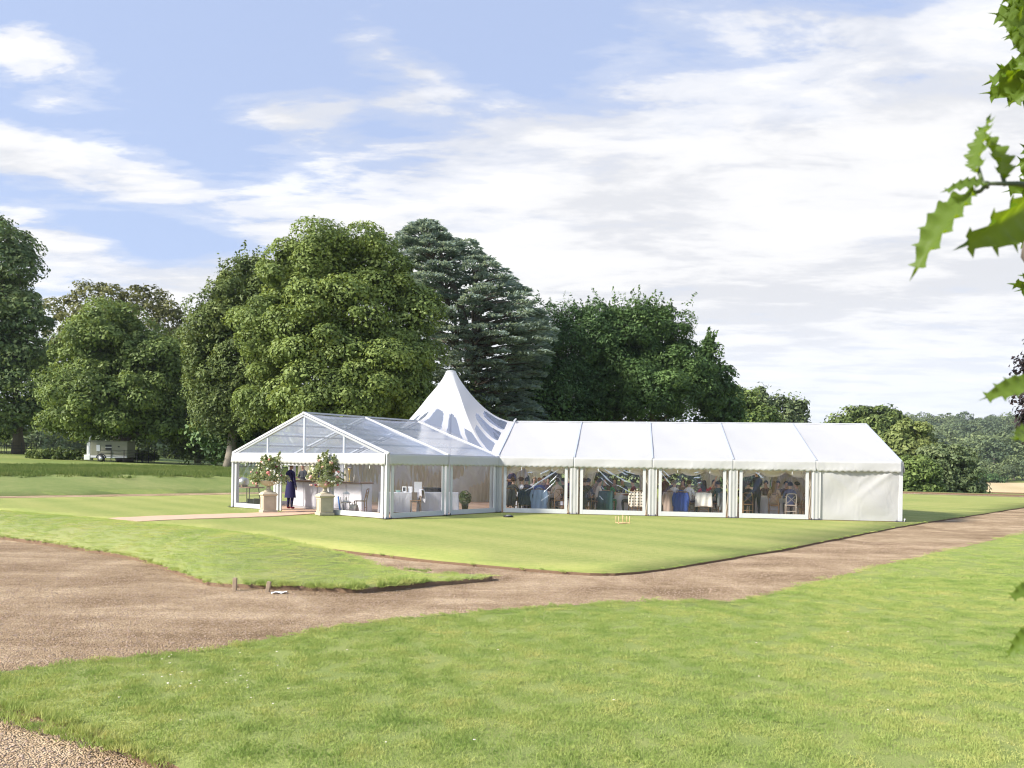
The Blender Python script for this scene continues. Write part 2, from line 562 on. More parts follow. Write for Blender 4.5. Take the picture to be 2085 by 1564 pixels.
def sheet(name, outline, zfun, step, mats, skirt=0.1, kind='structure', estep=None, wob=0.0):
    """a slab of turf or gravel: triangulated top following zfun, with a cut edge of its own"""
    ol = resample(outline, estep or step)
    if wob > 0:
        ol = [p + RNG.normal(0, wob, 2) for p in ol]
    arr = np.array(ol)
    lo, hi = arr.min(0), arr.max(0)
    gx, gy = np.meshgrid(np.arange(lo[0], hi[0], step), np.arange(lo[1], hi[1], step))
    G = np.stack([gx.ravel(), gy.ravel()], 1) + RNG.uniform(-.25, .25, (gx.size, 2)) * step
    G = G[inpoly(G, arr)]
    if len(G):
        keep = np.ones(len(G), bool)
        for k in range(0, len(arr)):
            keep &= ((G - arr[k]) ** 2).sum(1) > (0.35 * step) ** 2
        G = G[keep]
    pts = [Vector(p) for p in np.vstack([arr, G])] if len(G) else [Vector(p) for p in arr]
    n = len(arr)
    r = delaunay_2d_cdt(pts, [(i, (i + 1) % n) for i in range(n)], [], 1, 1e-5)
    P = np.array([(v.x, v.y) for v in r[0]])
    Z = zfun(P[:, 0], P[:, 1]) * np.ones(len(P))
    me = bpy.data.meshes.new(name)
    bm = bmesh.new()
    vs = [bm.verts.new((p[0], p[1], z)) for p, z in zip(P, Z)]
    for f in r[2]:
        try: bm.faces.new([vs[i] for i in f])
        except ValueError: pass
    bmesh.ops.recalc_face_normals(bm, faces=bm.faces)
    if bm.faces and sum(f.normal.z for f in bm.faces) < 0:
        bmesh.ops.reverse_faces(bm, faces=bm.faces)
    for f in bm.faces: f.smooth = True
    if skirt > 0:
        be = [e for e in bm.edges if e.is_boundary]
        ret = bmesh.ops.extrude_edge_only(bm, edges=be)
        for v in [g for g in ret['geom'] if isinstance(g, bmesh.types.BMVert)]:
            v.co.z -= skirt
        for f in [g for g in ret['geom'] if isinstance(g, bmesh.types.BMFace)]:
            f.material_index = 1; f.smooth = False
    bm.to_mesh(me); bm.free()
    for m in mats: me.materials.append(m)
    o = link(name, me)
    o['kind'] = kind
    return o

def pxs(lst, z=0.0):
    return [tuple(un(x, y, z).xy) for x, y in lst]

# wide base: parkland rising on the left, valley and wooded hill on the right
N = 270
su = np.linspace(-1, 1, N)
gx = 2600 * np.sinh(su * 5.2) / math.sinh(5.2) + 8
gy = 2600 * np.sinh(su * 5.2) / math.sinh(5.2) + 55
X, Y = np.meshgrid(gx, gy)
V = np.stack([X.ravel(), Y.ravel(), terrain(X.ravel(), Y.ravel())], 1)
idx = np.arange(N * N).reshape(N, N)
Fq = np.stack([idx[:-1, :-1].ravel(), idx[:-1, 1:].ravel(), idx[1:, 1:].ravel(), idx[1:, :-1].ravel()], 1)
g = link('ground', np_mesh('ground', V, Fq, M['meadow'], smooth=True))
g['kind'] = 'structure'

# gravel under and between the lawns
gp = [from_ab(-75, -170), from_ab(3.9, -170), from_ab(3.9, 0.0), from_ab(-75, 0.0)]
gravel = sheet('gravel_path', gp, lambda x, y: -0.05 + 0.012 * np.sin(x * 1.3) * np.sin(y * 1.1 + 1), 1.6, [M['gravel'], M['soil']], skirt=0.3)

# marquee lawn
front = pxs([(600, 1110), (700, 1122), (900, 1143.5), (1050, 1156), (1150, 1163.5), (1205, 1166.5), (1250, 1166.5), (1300, 1163.5), (1360, 1156), (1600, 1117), (1835, 1071), (2085, 1033)])
e_dir = np.array(front[-1]) - np.array(front[-3])
e_dir /= np.linalg.norm(e_dir)
far_r = np.array(front[-1]); 
tt = (-4.6 - ab(*far_r)[1]) / (NF @ e_dir)
far_r = far_r + e_dir * tt
f_dir = np.array(front[0]) - np.array(front[2]); f_dir /= np.linalg.norm(f_dir)
fl = np.array(front[0]); fl = fl + f_dir * ((0 - ab(*fl)[0]) / (NL @ f_dir))
lawn_poly = [tuple(fl)] + front + [tuple(far_r), tuple(from_ab(0, -4.6))]
lawn = sheet('marquee_lawn', lawn_poly, lambda x, y: 0.012 * np.sin(x * .35) * np.sin(y * .3), 2.0, [M['lawn'], M['soil']], skirt=0.12, estep=0.5, wob=0.012)

# near lawn the camera stands on
near_top = pxs([(0, 1368), (200, 1345), (420, 1324), (700, 1272), (850, 1256), (1000, 1243), (1240, 1227), (1330, 1222.5), (1400, 1223), (1490, 1226), (1560, 1214), (1750, 1164), (1900, 1128), (2085, 1086)])
e2 = np.array(near_top[-1]) - np.array(near_top[-3]); e2 /= np.linalg.norm(e2)
near_bot = pxs([(345, 1556), (235, 1512), (140, 1472), (65, 1449), (0, 1434)])
near_poly = near_top + [tuple(np.array(near_top[-1]) + e2 * 45), (70, 40), (40, -6), (3.2, 0.3), (0.2, 3.3)] + near_bot + [(-5.2, 6.65), (-5.6, 6.9), (-5.2, 7.1)]
near_line = np.array(near_top)
def near_z(x, y):
    # the right-hand part swells into a low bank above the path
    p0, p1 = np.array(near_top[9]), np.array(near_top[-1])
    t = (p1 - p0) / np.linalg.norm(p1 - p0)
    nrm = np.array([t[1], -t[0]])
    s = (x - p0[0]) * t[0] + (y - p0[1]) * t[1]
    w = (x - p0[0]) * nrm[0] + (y - p0[1]) * nrm[1]
    return 0.14 * sstep(w, 0.2, 3.2) * (1 - sstep(w, 4.5, 9)) * sstep(s, -1.0, 5.0) + 0.010 * np.sin(x * 1.1) * np.sin(y * .9)
near = sheet('near_lawn', near_poly, near_z, 0.8, [M['near_lawn'], M['soil']], skirt=0.12, estep=0.16, wob=0.012)

# mown mound between the two paths
low_e = pxs([(-140, 1078), (0, 1098), (70, 1107), (140, 1118), (210, 1129), (280, 1142), (350, 1166), (430, 1195), (500, 1199), (570, 1202), (640, 1204), (700, 1207), (740, 1207), (800, 1201), (880, 1193), (950, 1188), (1002, 1184)], -0.05)
up_e = [np.array(low_e[-1]) + np.array([0.02, 0.04])]
back_dir = np.array([-0.83, 0.555]); back_dir /= np.linalg.norm(back_dir)
b0 = np.array(un(1000, 1181, -0.05).xy)
def poly_at(P, t):
    P = np.array(P); seg = np.linalg.norm(np.diff(P, axis=0), axis=1); L_ = np.concatenate([[0], np.cumsum(seg)]); s_ = t * L_[-1]
    return np.array([np.interp(s_, L_, P[:, 0]), np.interp(s_, L_, P[:, 1])])
UP = [b0 + np.array((0.02, 0.05)), np.array(un(900, 1177, -.05).xy), np.array(un(800, 1169, -.05).xy), b0 + back_dir * 3.2 + np.array((0, .35)), b0 + back_dir * 6 + np.array((0.2, .75)), b0 + back_dir * 16 + np.array((.3, 1.2)), b0 + back_dir * 22 + np.array((.3, 1.2))]
LO = list(reversed(low_e))
nu, nv = 90, 22
mv = []
for j in range(nv + 1):
    for i in range(nu + 1):
        t = i / nu; v = j / nv
        p = poly_at(LO, t) * (1 - v) + poly_at(UP, t) * v
        dtip = np.linalg.norm(p - b0)
        h = float(np.interp(dtip, [0, 1.6, 2.4, 3.6, 5.0, 7.0, 10, 20], [0.0, 0.015, 0.09, 0.34, 0.47, 0.47, 0.42, 0.36]))
        prof = math.sin(PI * min(1, max(0, v)) ** 0.85) ** 0.8 if 0 < v < 1 else 0
        mv.append((p[0], p[1], 0.02 + h * prof + 0.012 * math.sin(p[0] * 3.1) * math.sin(p[1] * 2.7)))
mf = [(j * (nu + 1) + i, j * (nu + 1) + i + 1, (j + 1) * (nu + 1) + i + 1, (j + 1) * (nu + 1) + i) for j in range(nv) for i in range(nu)]
bm = bmesh.new()
bv = [bm.verts.new(p) for p in mv]
for f in mf: bm.faces.new([bv[i] for i in f])
bmesh.ops.recalc_face_normals(bm, faces=bm.faces)
if sum(f.normal.z for f in bm.faces) < 0: bmesh.ops.reverse_faces(bm, faces=bm.faces)
for f in bm.faces: f.smooth = True
ret = bmesh.ops.extrude_edge_only(bm, edges=[e for e in bm.edges if e.is_boundary])
for v in [q for q in ret['geom'] if isinstance(q, bmesh.types.BMVert)]: v.co.z -= 0.13
for f in [q for q in ret['geom'] if isinstance(q, bmesh.types.BMFace)]: f.material_index = 1
me = bpy.data.meshes.new('grass_mound'); bm.to_mesh(me); bm.free()
me.materials.append(M['mound']); me.materials.append(M['soil'])
mound = link('grass_mound', me); mound['kind'] = 'structure'
MOUND_LO, MOUND_V = LO, mv

# mown bank beyond the far-left path, and the turf lip along the far-right side
bk = [from_ab(3.8, -150), from_ab(9.9, -150), from_ab(9.9, -2), from_ab(3.8, -2)]
sheet('grass_bank', bk, lambda x, y: terrain(x, y) + 0.06, 1.5, [M['bank'], M['soil']], skirt=0.22)
lp = [from_ab(-75, 0.0), from_ab(3.8, 0.0), from_ab(3.8, 1.4), from_ab(-75, 1.4)]
sheet('grass_verge', lp, lambda x, y: 0.07 + 0 * x, 1.5, [M['bank'], M['soil']], skirt=0.4)

# stubble field in the valley
sf = [tuple(un(x, 990, d=d).xy) for x, d in ((1930, 165), (2500, 150), (2600, 345), (1985, 345))]
sheet('stubble_field', sf, lambda x, y: terrain(x, y) + 0.25, 8, [M['stubble'], M['soil']], skirt=0.3)

# peach matting laid from the lawn's edge to the marquee door
def ribbon(name, left, right, z, mat, nseg=24, th=0.012):
    mb = MB()
    Lp = [poly_at(left, i / nseg) for i in range(nseg + 1)]
    Rp = [poly_at(right, i / nseg) for i in range(nseg + 1)]
    vs = [(p[0], p[1], z + th + .003 * math.sin(i * 1.7)) for i, p in enumerate(Lp)] + [(p[0], p[1], z + th + .003 * math.sin(i * 2.1)) for i, p in enumerate(Rp)]
    n = nseg + 1
    mb.add(vs, [(n + i, n + i + 1, i + 1, i) for i in range(nseg)])
    mb.add([(p[0], p[1], z - .02) for p in Lp] + vs[:n], [(n + i, i, i + 1, n + i + 1) for i in range(nseg)])
    mb.add([(p[0], p[1], z - .02) for p in Rp] + vs[n:], [(i, n + i, n + i + 1, i + 1) for i in range(nseg)])
    return mb.build(name, mat)
walk = ribbon('matting_walkway', [tuple(un(x, y).xy) for x, y in ((166, 1063), (232, 1055.5), (330, 1051), (480, 1046.5), (570, 1043), (600, 1040))],
              [tuple(un(x, y).xy) for x, y in ((222, 1070), (290, 1062.5), (370, 1058.5), (480, 1055), (570, 1051.5), (640, 1046.5))], 0.012, M['coir'])
walk['kind'] = 'structure'

# ------------------------------------------------------------------ turf blades and loose stones (geometry nodes)
def gn_scatter(name, me, build, dens, kind='stuff', label=None, cat=None, seed=1, tilt=0.0, smin=0.7, smax=1.2, variants=3):
    """stuff: little pieces, made by build(group, seed), scattered over a surface with the point attribute 'dens' x dens per m2"""
    o = link(name, me)
    o['kind'] = kind
    if label: tag(o, label, cat)
    ng = bpy.data.node_groups.new(name, 'GeometryNodeTree')
    ng.interface.new_socket('Geometry', in_out='INPUT', socket_type='NodeSocketGeometry')
    ng.interface.new_socket('Geometry', in_out='OUTPUT', socket_type='NodeSocketGeometry')
    N_ = ng.nodes; Lk = ng.links
    gi = N_.new('NodeGroupInput'); go = N_.new('NodeGroupOutput')
    dp = N_.new('GeometryNodeDistributePointsOnFaces')
    Lk.new(gi.outputs[0], dp.inputs['Mesh'])
    na = N_.new('GeometryNodeInputNamedAttribute'); na.data_type = 'FLOAT'; na.inputs['Name'].default_value = 'dens'
    mu = N_.new('ShaderNodeMath'); mu.operation = 'MULTIPLY'; mu.inputs[1].default_value = dens
    Lk.new(na.outputs['Attribute'], mu.inputs[0]); Lk.new(mu.outputs[0], dp.inputs['Density'])
    dp.inputs['Seed'].default_value = seed
    jn = N_.new('GeometryNodeJoinGeometry')
    for k in range(variants):
        gt = N_.new('GeometryNodeGeometryToInstance')
        Lk.new(build(ng, seed * 10 + k), gt.inputs[0])
        Lk.new(gt.outputs[0], jn.inputs[0])
    ip = N_.new('GeometryNodeInstanceOnPoints')
    Lk.new(dp.outputs['Points'], ip.inputs['Points']); Lk.new(jn.outputs[0], ip.inputs['Instance'])
    ip.inputs['Pick Instance'].default_value = True
    rv = N_.new('FunctionNodeRandomValue'); rv.data_type = 'FLOAT_VECTOR'
    rv.inputs[0].default_value = (-tilt, -tilt, 0); rv.inputs[1].default_value = (tilt, tilt, 6.283)
    Lk.new(rv.outputs[0], ip.inputs['Rotation'])
    rs = N_.new('FunctionNodeRandomValue'); rs.data_type = 'FLOAT'
    rs.inputs[2].default_value = smin; rs.inputs[3].default_value = smax
    rs.inputs['Seed'].default_value = 5
    Lk.new(rs.outputs[1], ip.inputs['Scale'])
    Lk.new(ip.outputs[0], go.inputs[0])
    md = o.modifiers.new('scatter', 'NODES'); md.node_group = ng
    return o

def tuft(mat, size, n, h, r, lean):
    def build(ng, seed):
        N_ = ng.nodes; Lk = ng.links
        gr = N_.new('GeometryNodeMeshGrid')
        gr.inputs['Size X'].default_value = size; gr.inputs['Size Y'].default_value = size
        gr.inputs['Vertices X'].default_value = 2; gr.inputs['Vertices Y'].default_value = 2
        dp = N_.new('GeometryNodeDistributePointsOnFaces')
        dp.inputs['Density'].default_value = n / (size * size); dp.inputs['Seed'].default_value = seed
        Lk.new(gr.outputs[0], dp.inputs['Mesh'])
        cn = N_.new('GeometryNodeMeshCone'); cn.fill_type = 'NONE'
        cn.inputs['Vertices'].default_value = 3
        cn.inputs['Radius Top'].default_value = 0.0; cn.inputs['Radius Bottom'].default_value = r
        cn.inputs['Depth'].default_value = h
        ip = N_.new('GeometryNodeInstanceOnPoints')
        Lk.new(dp.outputs['Points'], ip.inputs['Points']); Lk.new(cn.outputs[0], ip.inputs['Instance'])
        rv = N_.new('FunctionNodeRandomValue'); rv.data_type = 'FLOAT_VECTOR'
        rv.inputs[0].default_value = (-lean, -lean, 0); rv.inputs[1].default_value = (lean, lean, 6.283)
        rv.inputs['Seed'].default_value = seed
        Lk.new(rv.outputs[0], ip.inputs['Rotation'])
        rs = N_.new('FunctionNodeRandomValue'); rs.data_type = 'FLOAT_VECTOR'
        rs.inputs[0].default_value = (0.6, 0.6, 0.45); rs.inputs[1].default_value = (1.3, 1.3, 1.35)
        rs.inputs['Seed'].default_value = seed + 3
        Lk.new(rs.outputs[0], ip.inputs['Scale'])
        rl = N_.new('GeometryNodeRealizeInstances'); Lk.new(ip.outputs[0], rl.inputs[0])
        sm = N_.new('GeometryNodeSetMaterial'); sm.inputs['Material'].default_value = mat
        Lk.new(rl.outputs[0], sm.inputs[0])
        return sm.outputs[0]
    return build

def pebble(mat, r):
    def build(ng, seed):
        N_ = ng.nodes; Lk = ng.links
        ic = N_.new('GeometryNodeMeshIcoSphere'); ic.inputs['Radius'].default_value = r; ic.inputs['Subdivisions'].default_value = 1
        rv = N_.new('FunctionNodeRandomValue'); rv.data_type = 'FLOAT_VECTOR'
        rv.inputs[0].default_value = (-r * .35,) * 3; rv.inputs[1].default_value = (r * .35,) * 3
        rv.inputs['Seed'].default_value = seed
        sp = N_.new('GeometryNodeSetPosition'); Lk.new(ic.outputs[0], sp.inputs[0]); Lk.new(rv.outputs[0], sp.inputs['Offset'])
        tf = N_.new('GeometryNodeTransform'); tf.inputs['Scale'].default_value = (1.2, 0.9, 0.55); Lk.new(sp.outputs[0], tf.inputs[0])
        sm = N_.new('GeometryNodeSetMaterial'); sm.inputs['Material'].default_value = mat
        Lk.new(tf.outputs[0], sm.inputs[0])
        return sm.outputs[0]
    return build

def surface_copy(src, keep, dens, name, dz=0.0, matidx=0):
    """faces of a lawn (tops only) that pass keep(x, y), as the carrier of a scatter, with point attribute dens"""
    me = src.data
    co = np.empty(len(me.vertices) * 3, np.float32); me.vertices.foreach_get('co', co); co = co.reshape(-1, 3)
    faces = []
    for p in me.polygons:
        if p.material_index != matidx: continue
        c = p.center
        if keep(c.x, c.y): faces.append(tuple(p.vertices))
    used = sorted({i for f in faces for i in f}); mp = {i: k for k, i in enumerate(used)}
    nm = bpy.data.meshes.new(name)
    vv = co[used]; vv[:, 2] += dz
    nm.from_pydata([tuple(v) for v in vv.tolist()], [], [tuple(mp[i] for i in f) for f in faces])
    at = nm.attributes.new('dens', 'FLOAT', 'POINT')
    at.data.foreach_set('value', np.array([dens(v[0], v[1]) for v in vv], np.float32))
    return nm

def in_view(x, y, m=1.0):
    return y > 3.6 and abs(x) < 0.66 * y + m

# fine near turf, coarser further out
me = surface_copy(near, lambda x, y: in_view(x, y, 2.2) and y < 13.5, lambda x, y: float(np.clip(1.35 - (y - 5) * 0.06, .5, 1.3)), 'grass')
gn_scatter('grass', me, tuft(M['blade'], 0.24, 170, 0.020, 0.0026, 0.85), 46, seed=3, tilt=0.12, smin=0.75, smax=1.3, variants=5)
me = surface_copy(near, lambda x, y: in_view(x, y, 2) and 12 < y < 42, lambda x, y: float(np.clip(8.0 / y, .12, .8)), 'grass')
gn_scatter('grass', me, tuft(M['blade'], 0.5, 170, 0.026, 0.005, 0.85), 14, seed=5, tilt=0.1)
me = surface_copy(mound, lambda x, y: in_view(x, y, 1.5), lambda x, y: float(np.clip(14.0 / y, .3, 1)), 'grass')
M['blade_mound'] = grass_mat('mound_blade', (0.78, 0.72, 0.35), (0.62, 0.70, 0.25), (0.43, 0.56, 0.18), inst=True, patch=0.8)
gn_scatter('grass', me, tuft(M['blade_mound'], 0.30, 170, 0.014, 0.0032, 0.9), 55, seed=7, tilt=0.1)
me = surface_copy(gravel, lambda x, y: in_view(x, y, 2) and y < 22, lambda x, y: float(np.clip(9.0 / max(y, 1), .15, 1.6)), 'gravel_stones', dz=0.003)
M['stone'] = plain('loose_stone', (0.44, 0.33, 0.25), 0.85, 0.35, 14)
gn_scatter('gravel_stones', me, pebble(M['stone'], 0.0085), 330, seed=11, tilt=0.5, smin=0.35, smax=1.5, variants=4)

# longer fringe that leans over the cut edges
def fringe(path, z, out, seed, dens=200, h=0.07, r=0.0042):
    P = [np.array(p) for p in path]
    vs, fs, dn = [], [], []
    for i, p in enumerate(P):
        a = P[max(i - 1, 0)]; b = P[min(i + 1, len(P) - 1)]
        t = (b - a) / (np.linalg.norm(b - a) + 1e-9); nr = np.array([-t[1], t[0]]) * out
        q0, q1 = p - nr * 0.05, p + nr * 0.015
        vs += [(q0[0], q0[1], z), (q1[0], q1[1], z - 0.015)]
        k = float(np.clip(9.0 / max(p[1], 1), .25, 1.2)); dn += [k, k]
    fs = [(2 * i, 2 * i + 1, 2 * i + 3, 2 * i + 2) for i in range(len(P) - 1)]
    nm = bpy.data.meshes.new('edge_grass'); nm.from_pydata(vs, [], fs)
    at = nm.attributes.new('dens', 'FLOAT', 'POINT'); at.data.foreach_set('value', np.array(dn, np.float32))
    gn_scatter('edge_grass', nm, tuft(M['blade'], 0.12, 60, h, r, 0.75), dens, seed=seed, tilt=0.3, smin=.6, smax=1.3)
fringe(resample(near_bot + [(-5.2, 6.65)], 0.15)[:-1][:60], 0.012, -1, 13, 200, 0.055, 0.003)
fringe(resample(near_top, 0.2)[:90], 0.01, 1, 15, 110, 0.032, 0.003)
fringe(resample(low_e, 0.25)[:110], 0.03, -1, 17, 110, 0.042, 0.004)
fringe(resample(low_e[8:15], 0.15)[:40], 0.03, -1, 18, 260, 0.085, 0.004)
fringe(resample(front, 0.3)[:110], 0.005, -1, 19, 60, 0.03, 0.004)
# long meadow grass over the crest of the bank
me = surface_copy(g, lambda x, y: 9.2 < ab(x, y)[0] < 34 and y < 95 and -62 < x < -8, lambda x, y: float(np.clip(1.4 - (ab(x, y)[0] - 9) / 24, .25, 1)), 'meadow_grass')
M['blade_long'] = grass_mat('meadow_blade', (0.40, 0.42, 0.15), (0.24, 0.32, 0.095), (0.15, 0.235, 0.065), inst=True, patch=0.06)
gn_scatter('meadow_grass', me, tuft(M['blade_long'], 1.2, 110, 0.20, 0.022, 0.7), 3.0, seed=21, tilt=0.1)

# daisies in the near lawn
M['petal'] = plain('daisy_petal', (0.85, 0.85, 0.82), 0.6, 0.05)
M['yolk'] = plain('daisy_eye', (0.8, 0.55, 0.06), 0.7)
mb = MB()
for k in range(48):
    if k < 32: p = un(random.gauss(430, 95), random.gauss(1375, 38))
    else: p = un(random.uniform(300, 2000), random.uniform(1260, 1540))
    if not inpoly(np.array([[p.x, p.y]]), np.array(near_poly))[0]: continue
    rr = random.uniform(.006, .010); hz = random.uniform(.03, .045)
    mb.mi = 0
    mb.lathe([(0.002, 0), (rr, .002), (rr * .9, .004), (.002, .003)], 8, (p.x, p.y, hz))
    mb.mi = 1
    mb.ico((p.x, p.y, hz + .004), rr * .35, 1)
tag(mb.build('daisies', [M['petal'], M['yolk']]), 'tiny white daisies scattered in the near lawn', 'daisies', kind='stuff')
# ================================================================== marquee
YAW = -0.1424
YL = 0.9053
O2 = np.array([-0.554, 31.835])
D_ = np.array([math.cos(YAW), math.sin(YAW)])          # along the white wing, to the right
N_B = np.array([-math.sin(YAW), math.cos(YAW)])        # into the white wing, to the back
M_ = np.array([-math.cos(YL), -math.sin(YL)])          # along the clear wing, towards its gable
Q_ = np.array([-math.sin(YL), math.cos(YL)])           # across the clear wing, to the back left
EAVE, RIDGE_R, RIDGE_L, WID, BL = 2.20, 3.82, 3.69, 9.0, 2.95
def RW(s, t, z=0.0):
    p = O2 + D_ * s + N_B * t
    return Vector((p[0], p[1], z))
def LW(m, t, z=0.0):
    p = O2 + M_ * m + Q_ * t
    return Vector((p[0], p[1], z))
def ray_in(px, base, axis, val):
    """ground point on the photo column px where (P - base).axis = val"""
    u = (px - 1042.5) / FPX
    d = np.array([u, 1.0])
    k = (val + base @ axis) / (d @ axis)
    return d * k
def at_right(px, t, z=0.0):
    p = ray_in(px, O2, N_B, t); return Vector((p[0], p[1], z))
def at_left(px, m, z=0.0):
    p = ray_in(px, O2, M_, m); return Vector((p[0], p[1], z))

def fabric(name, col, trans=0.22, rough=0.55, wrinkle=0.25, wscale=2.2):
    m, t, b, out = base_mat(name)
    g = t.new('ShaderNodeTexCoord').outputs['Object']
    n = t.noise(g, 0.8, 5, 0.6)
    c = t.mix(n, tuple(x * 0.95 for x in col), tuple(min(1, x * 1.04) for x in col))
    t.put(b.inputs['Base Color'], c)
    b.inputs['Roughness'].default_value = rough
    b.inputs['Specular IOR Level'].default_value = 0.3
    h = t.noise(t.mapping(g, scale=(1, 1, 0.6)), wscale, 3, 0.5, 1.2)
    nb = t.bump(h, wrinkle, 0.06)
    t.put(b.inputs['Normal'], nb)
    tr = t.new('ShaderNodeBsdfTranslucent'); t.put(tr.inputs[0], c)
    mx = t.new('ShaderNodeMixShader'); mx.inputs[0].default_value = trans
    t.l.new(b.outputs[0], mx.inputs[1]); t.l.new(tr.outputs[0], mx.inputs[2])
    t.l.new(mx.outputs[0], out.inputs[0])
    return m
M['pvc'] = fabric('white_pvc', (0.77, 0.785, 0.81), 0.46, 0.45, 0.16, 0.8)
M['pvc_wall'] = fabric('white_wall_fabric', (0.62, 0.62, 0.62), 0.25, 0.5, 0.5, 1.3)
M['frame'] = plain('white_frame', (0.58, 0.59, 0.61), 0.4, 0.04)
M['rafter'] = plain('grey_keder', (0.42, 0.45, 0.53), 0.45, 0.06, metal=0.0)
M['alu'] = plain('aluminium', (0.55, 0.56, 0.58), 0.35, 0.08, metal=0.6)
M['lining'] = fabric('cream_lining', (0.74, 0.66, 0.54), 0.6, 0.8, 0.5, 3.0)
M['drape'] = fabric('cream_drape', (0.78, 0.72, 0.62), 0.55, 0.8, 0.5, 3.0)
M['clear'] = pvc_clear('clear_wall_pvc', 0.025, 1.55, 0.05)
M['clear_roof'] = pvc_clear('clear_roof_pvc', 0.46, 2.8, 0.10, (0.93, 0.95, 0.99))
M['clear_gable'] = pvc_clear('clear_gable_pvc', 0.14, 1.5, 0.06, (0.93, 0.95, 0.99))
M['clear_hat'] = pvc_clear('clear_hat_window', 0.16, 1.7, 0.12, (0.62, 0.68, 0.86))
M['floor'] = plain('marquee_flooring', (0.50, 0.33, 0.23), 0.9, 0.18, 1.5, bump=0.3, bscale=50)
M['dark'] = plain('dark_fixing', (0.05, 0.05, 0.06), 0.6)

MQ = thing('marquee', 'white wedding marquee with clear-roofed gable wing, pointed pagoda hub and scalloped valances on the lawn', 'marquee', (O2[0], O2[1], 0))
MOFF = (O2[0], O2[1], 0)
def mq(mb, name, mat, smooth=False, parent=None):
    return mb.build(name, mat, parent or MQ, smooth, off=MOFF)

def quad_grid(p00, p10, p11, p01, nu, nv, disp=None):
    def fn(u, v):
        p = (p00 * (1 - u) + p10 * u) * (1 - v) + (p01 * (1 - u) + p11 * u) * v
        if disp: p = p + disp(u, v)
        return p
    return fn

def valance(a, b, ztop, drop, out, name='valance', ph=0.0, peak=0.05):
    """scalloped strip hanging from the eave between the plan points a and b"""
    a, b = Vector(a), Vector(b)
    ln = (b - a).length
    wl = 0.225
    n = int(ln / wl + .5)
    nu = n * 6
    rows = 5
    def fn(u, v):
        p = a.lerp(b, u)
        sc = 0.028 * abs(math.sin(PI * n * u + ph)) - 0.028
        bot = ztop - drop - sc * 1.6 - 0.045
        zt = ztop
        z = zt + (bot - zt) * v
        w = out * (0.03 + 0.03 * v + 0.02 * math.sin(u * 9 + v * 2 + ph) * v)
        return (p.x + w.x, p.y + w.y, z)
    mb = MB(); mb.grid(fn, nu, rows)
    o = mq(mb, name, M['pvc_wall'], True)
    md = o.modifiers.new('thick', 'SOLIDIFY'); md.thickness = 0.004
    return o

def clear_pane(a, b, z0, z1, name, mat, seed, amp=0.06, parent=None, fan=0.5):
    a, b = Vector(a), Vector(b)
    r = random.Random(seed)
    nrm = Vector((-(b - a).y, (b - a).x, 0)).normalized()
    folds = []
    for k in range(r.randint(7, 11)):
        x0 = r.uniform(0.05, .95); ang = r.choice([-1, 1]) * r.uniform(.45, 1.0) if k % 3 else r.choice([-.3, .3])
        folds.append((x0, ang, r.uniform(.25, .75), r.uniform(.5, 1.0), r.uniform(.022, .045)))
    ln = (b - a).length
    def fn(u, v):
        p = a.lerp(b, u); z = z0 + (z1 - z0) * v
        w = 0.010 * math.sin(u * 7 + seed) * math.sin(v * 4 + seed * 2)
        top = 1 - v
        for (x0, ang, lng, am, wd) in folds:
            dx = (u - x0) - ang * top * (z1 - z0) / ln
            fade = max(0, 1 - top / lng)
            w += amp * am * math.exp(-(dx / wd) ** 2) * fade ** .6 * (1 if v < .999 else 0)
        return (p.x + nrm.x * w, p.y + nrm.y * w, z)
    mb = MB(); mb.grid(fn, 64, 24)
    return mq(mb, name, mat, True, parent)

def bay_window(A, B, name, seed, inset=0.30, back=False):
    """white-framed clear wall panel between two legs (plan points A, B)"""
    A, B = Vector(A), Vector(B)
    d = (B - A).normalized()
    a, b = A + d * inset, B - d * inset
    mb = MB()
    for p in (a, b):
        mb.box((p.x, p.y, 0.99), (0.11, 0.05, 1.94), Matrix.Rotation(math.atan2(d.y, d.x), 3, 'Z'))
    c = (a + b) / 2
    ln = (b - a).length
    R = Matrix.Rotation(math.atan2(d.y, d.x), 3, 'Z')
    mb.box((c.x, c.y, 0.105), (ln - 0.112, 0.045, 0.17), R)
    mb.box((c.x, c.y, 1.93), (ln - 0.112, 0.045, 0.06), R)
    wf = mq(mb, 'window_frame', M['frame'])
    q = Vector((O2[0], O2[1], 0))
    clear_pane(a + d * .055, b - d * .055, .19, 1.90, 'clear_pane', M['clear'], seed, parent=wf)
    # little ties hanging under the valance
    nrm = Vector((d.y, -d.x, 0))
    for k in (0.27, 0.77):
        p = a.lerp(b, k) + nrm * 0.05
        mq(MB().box((p.x, p.y, 1.78), (0.028, 0.008, 0.20), R), 'tie_strap', M['frame'])
    return wf

def drape(path, z0, z1, name, mat, folds=0.05, wl=0.16, gather=None):
    """pleated curtain along a plan path; gather=(v, k) pulls it in at a height"""
    P = np.array(path, float)
    seg = np.linalg.norm(np.diff(P, axis=0), axis=1)
    Ln = seg.sum()
    nu = max(8, int(Ln / wl * 6)); nv = 12
    def fn(u, v):
        uu = u
        if gather:
            gv, gk, side = gather
            w = math.exp(-((v - gv) / .22) ** 2) if v > gv else math.exp(-((v - gv) / .8) ** 2)
            uu = u + (side - u) * gk * w
        p = poly_at(P, uu)
        q = poly_at(P, min(1, uu + 1e-3)) - poly_at(P, max(0, uu - 1e-3))
        q = q / (np.linalg.norm(q) + 1e-9)
        nn = np.array([-q[1], q[0]])
        w = folds * math.sin(2 * PI * u * Ln / wl + 0.6 * math.sin(u * 11)) * (0.6 + .4 * math.sin(u * 7 + v))
        return (p[0] + nn[0] * w, p[1] + nn[1] * w, z0 + (z1 - z0) * v)
    mb = MB(); mb.grid(fn, nu, nv)
    return mq(mb, name, mat, True)

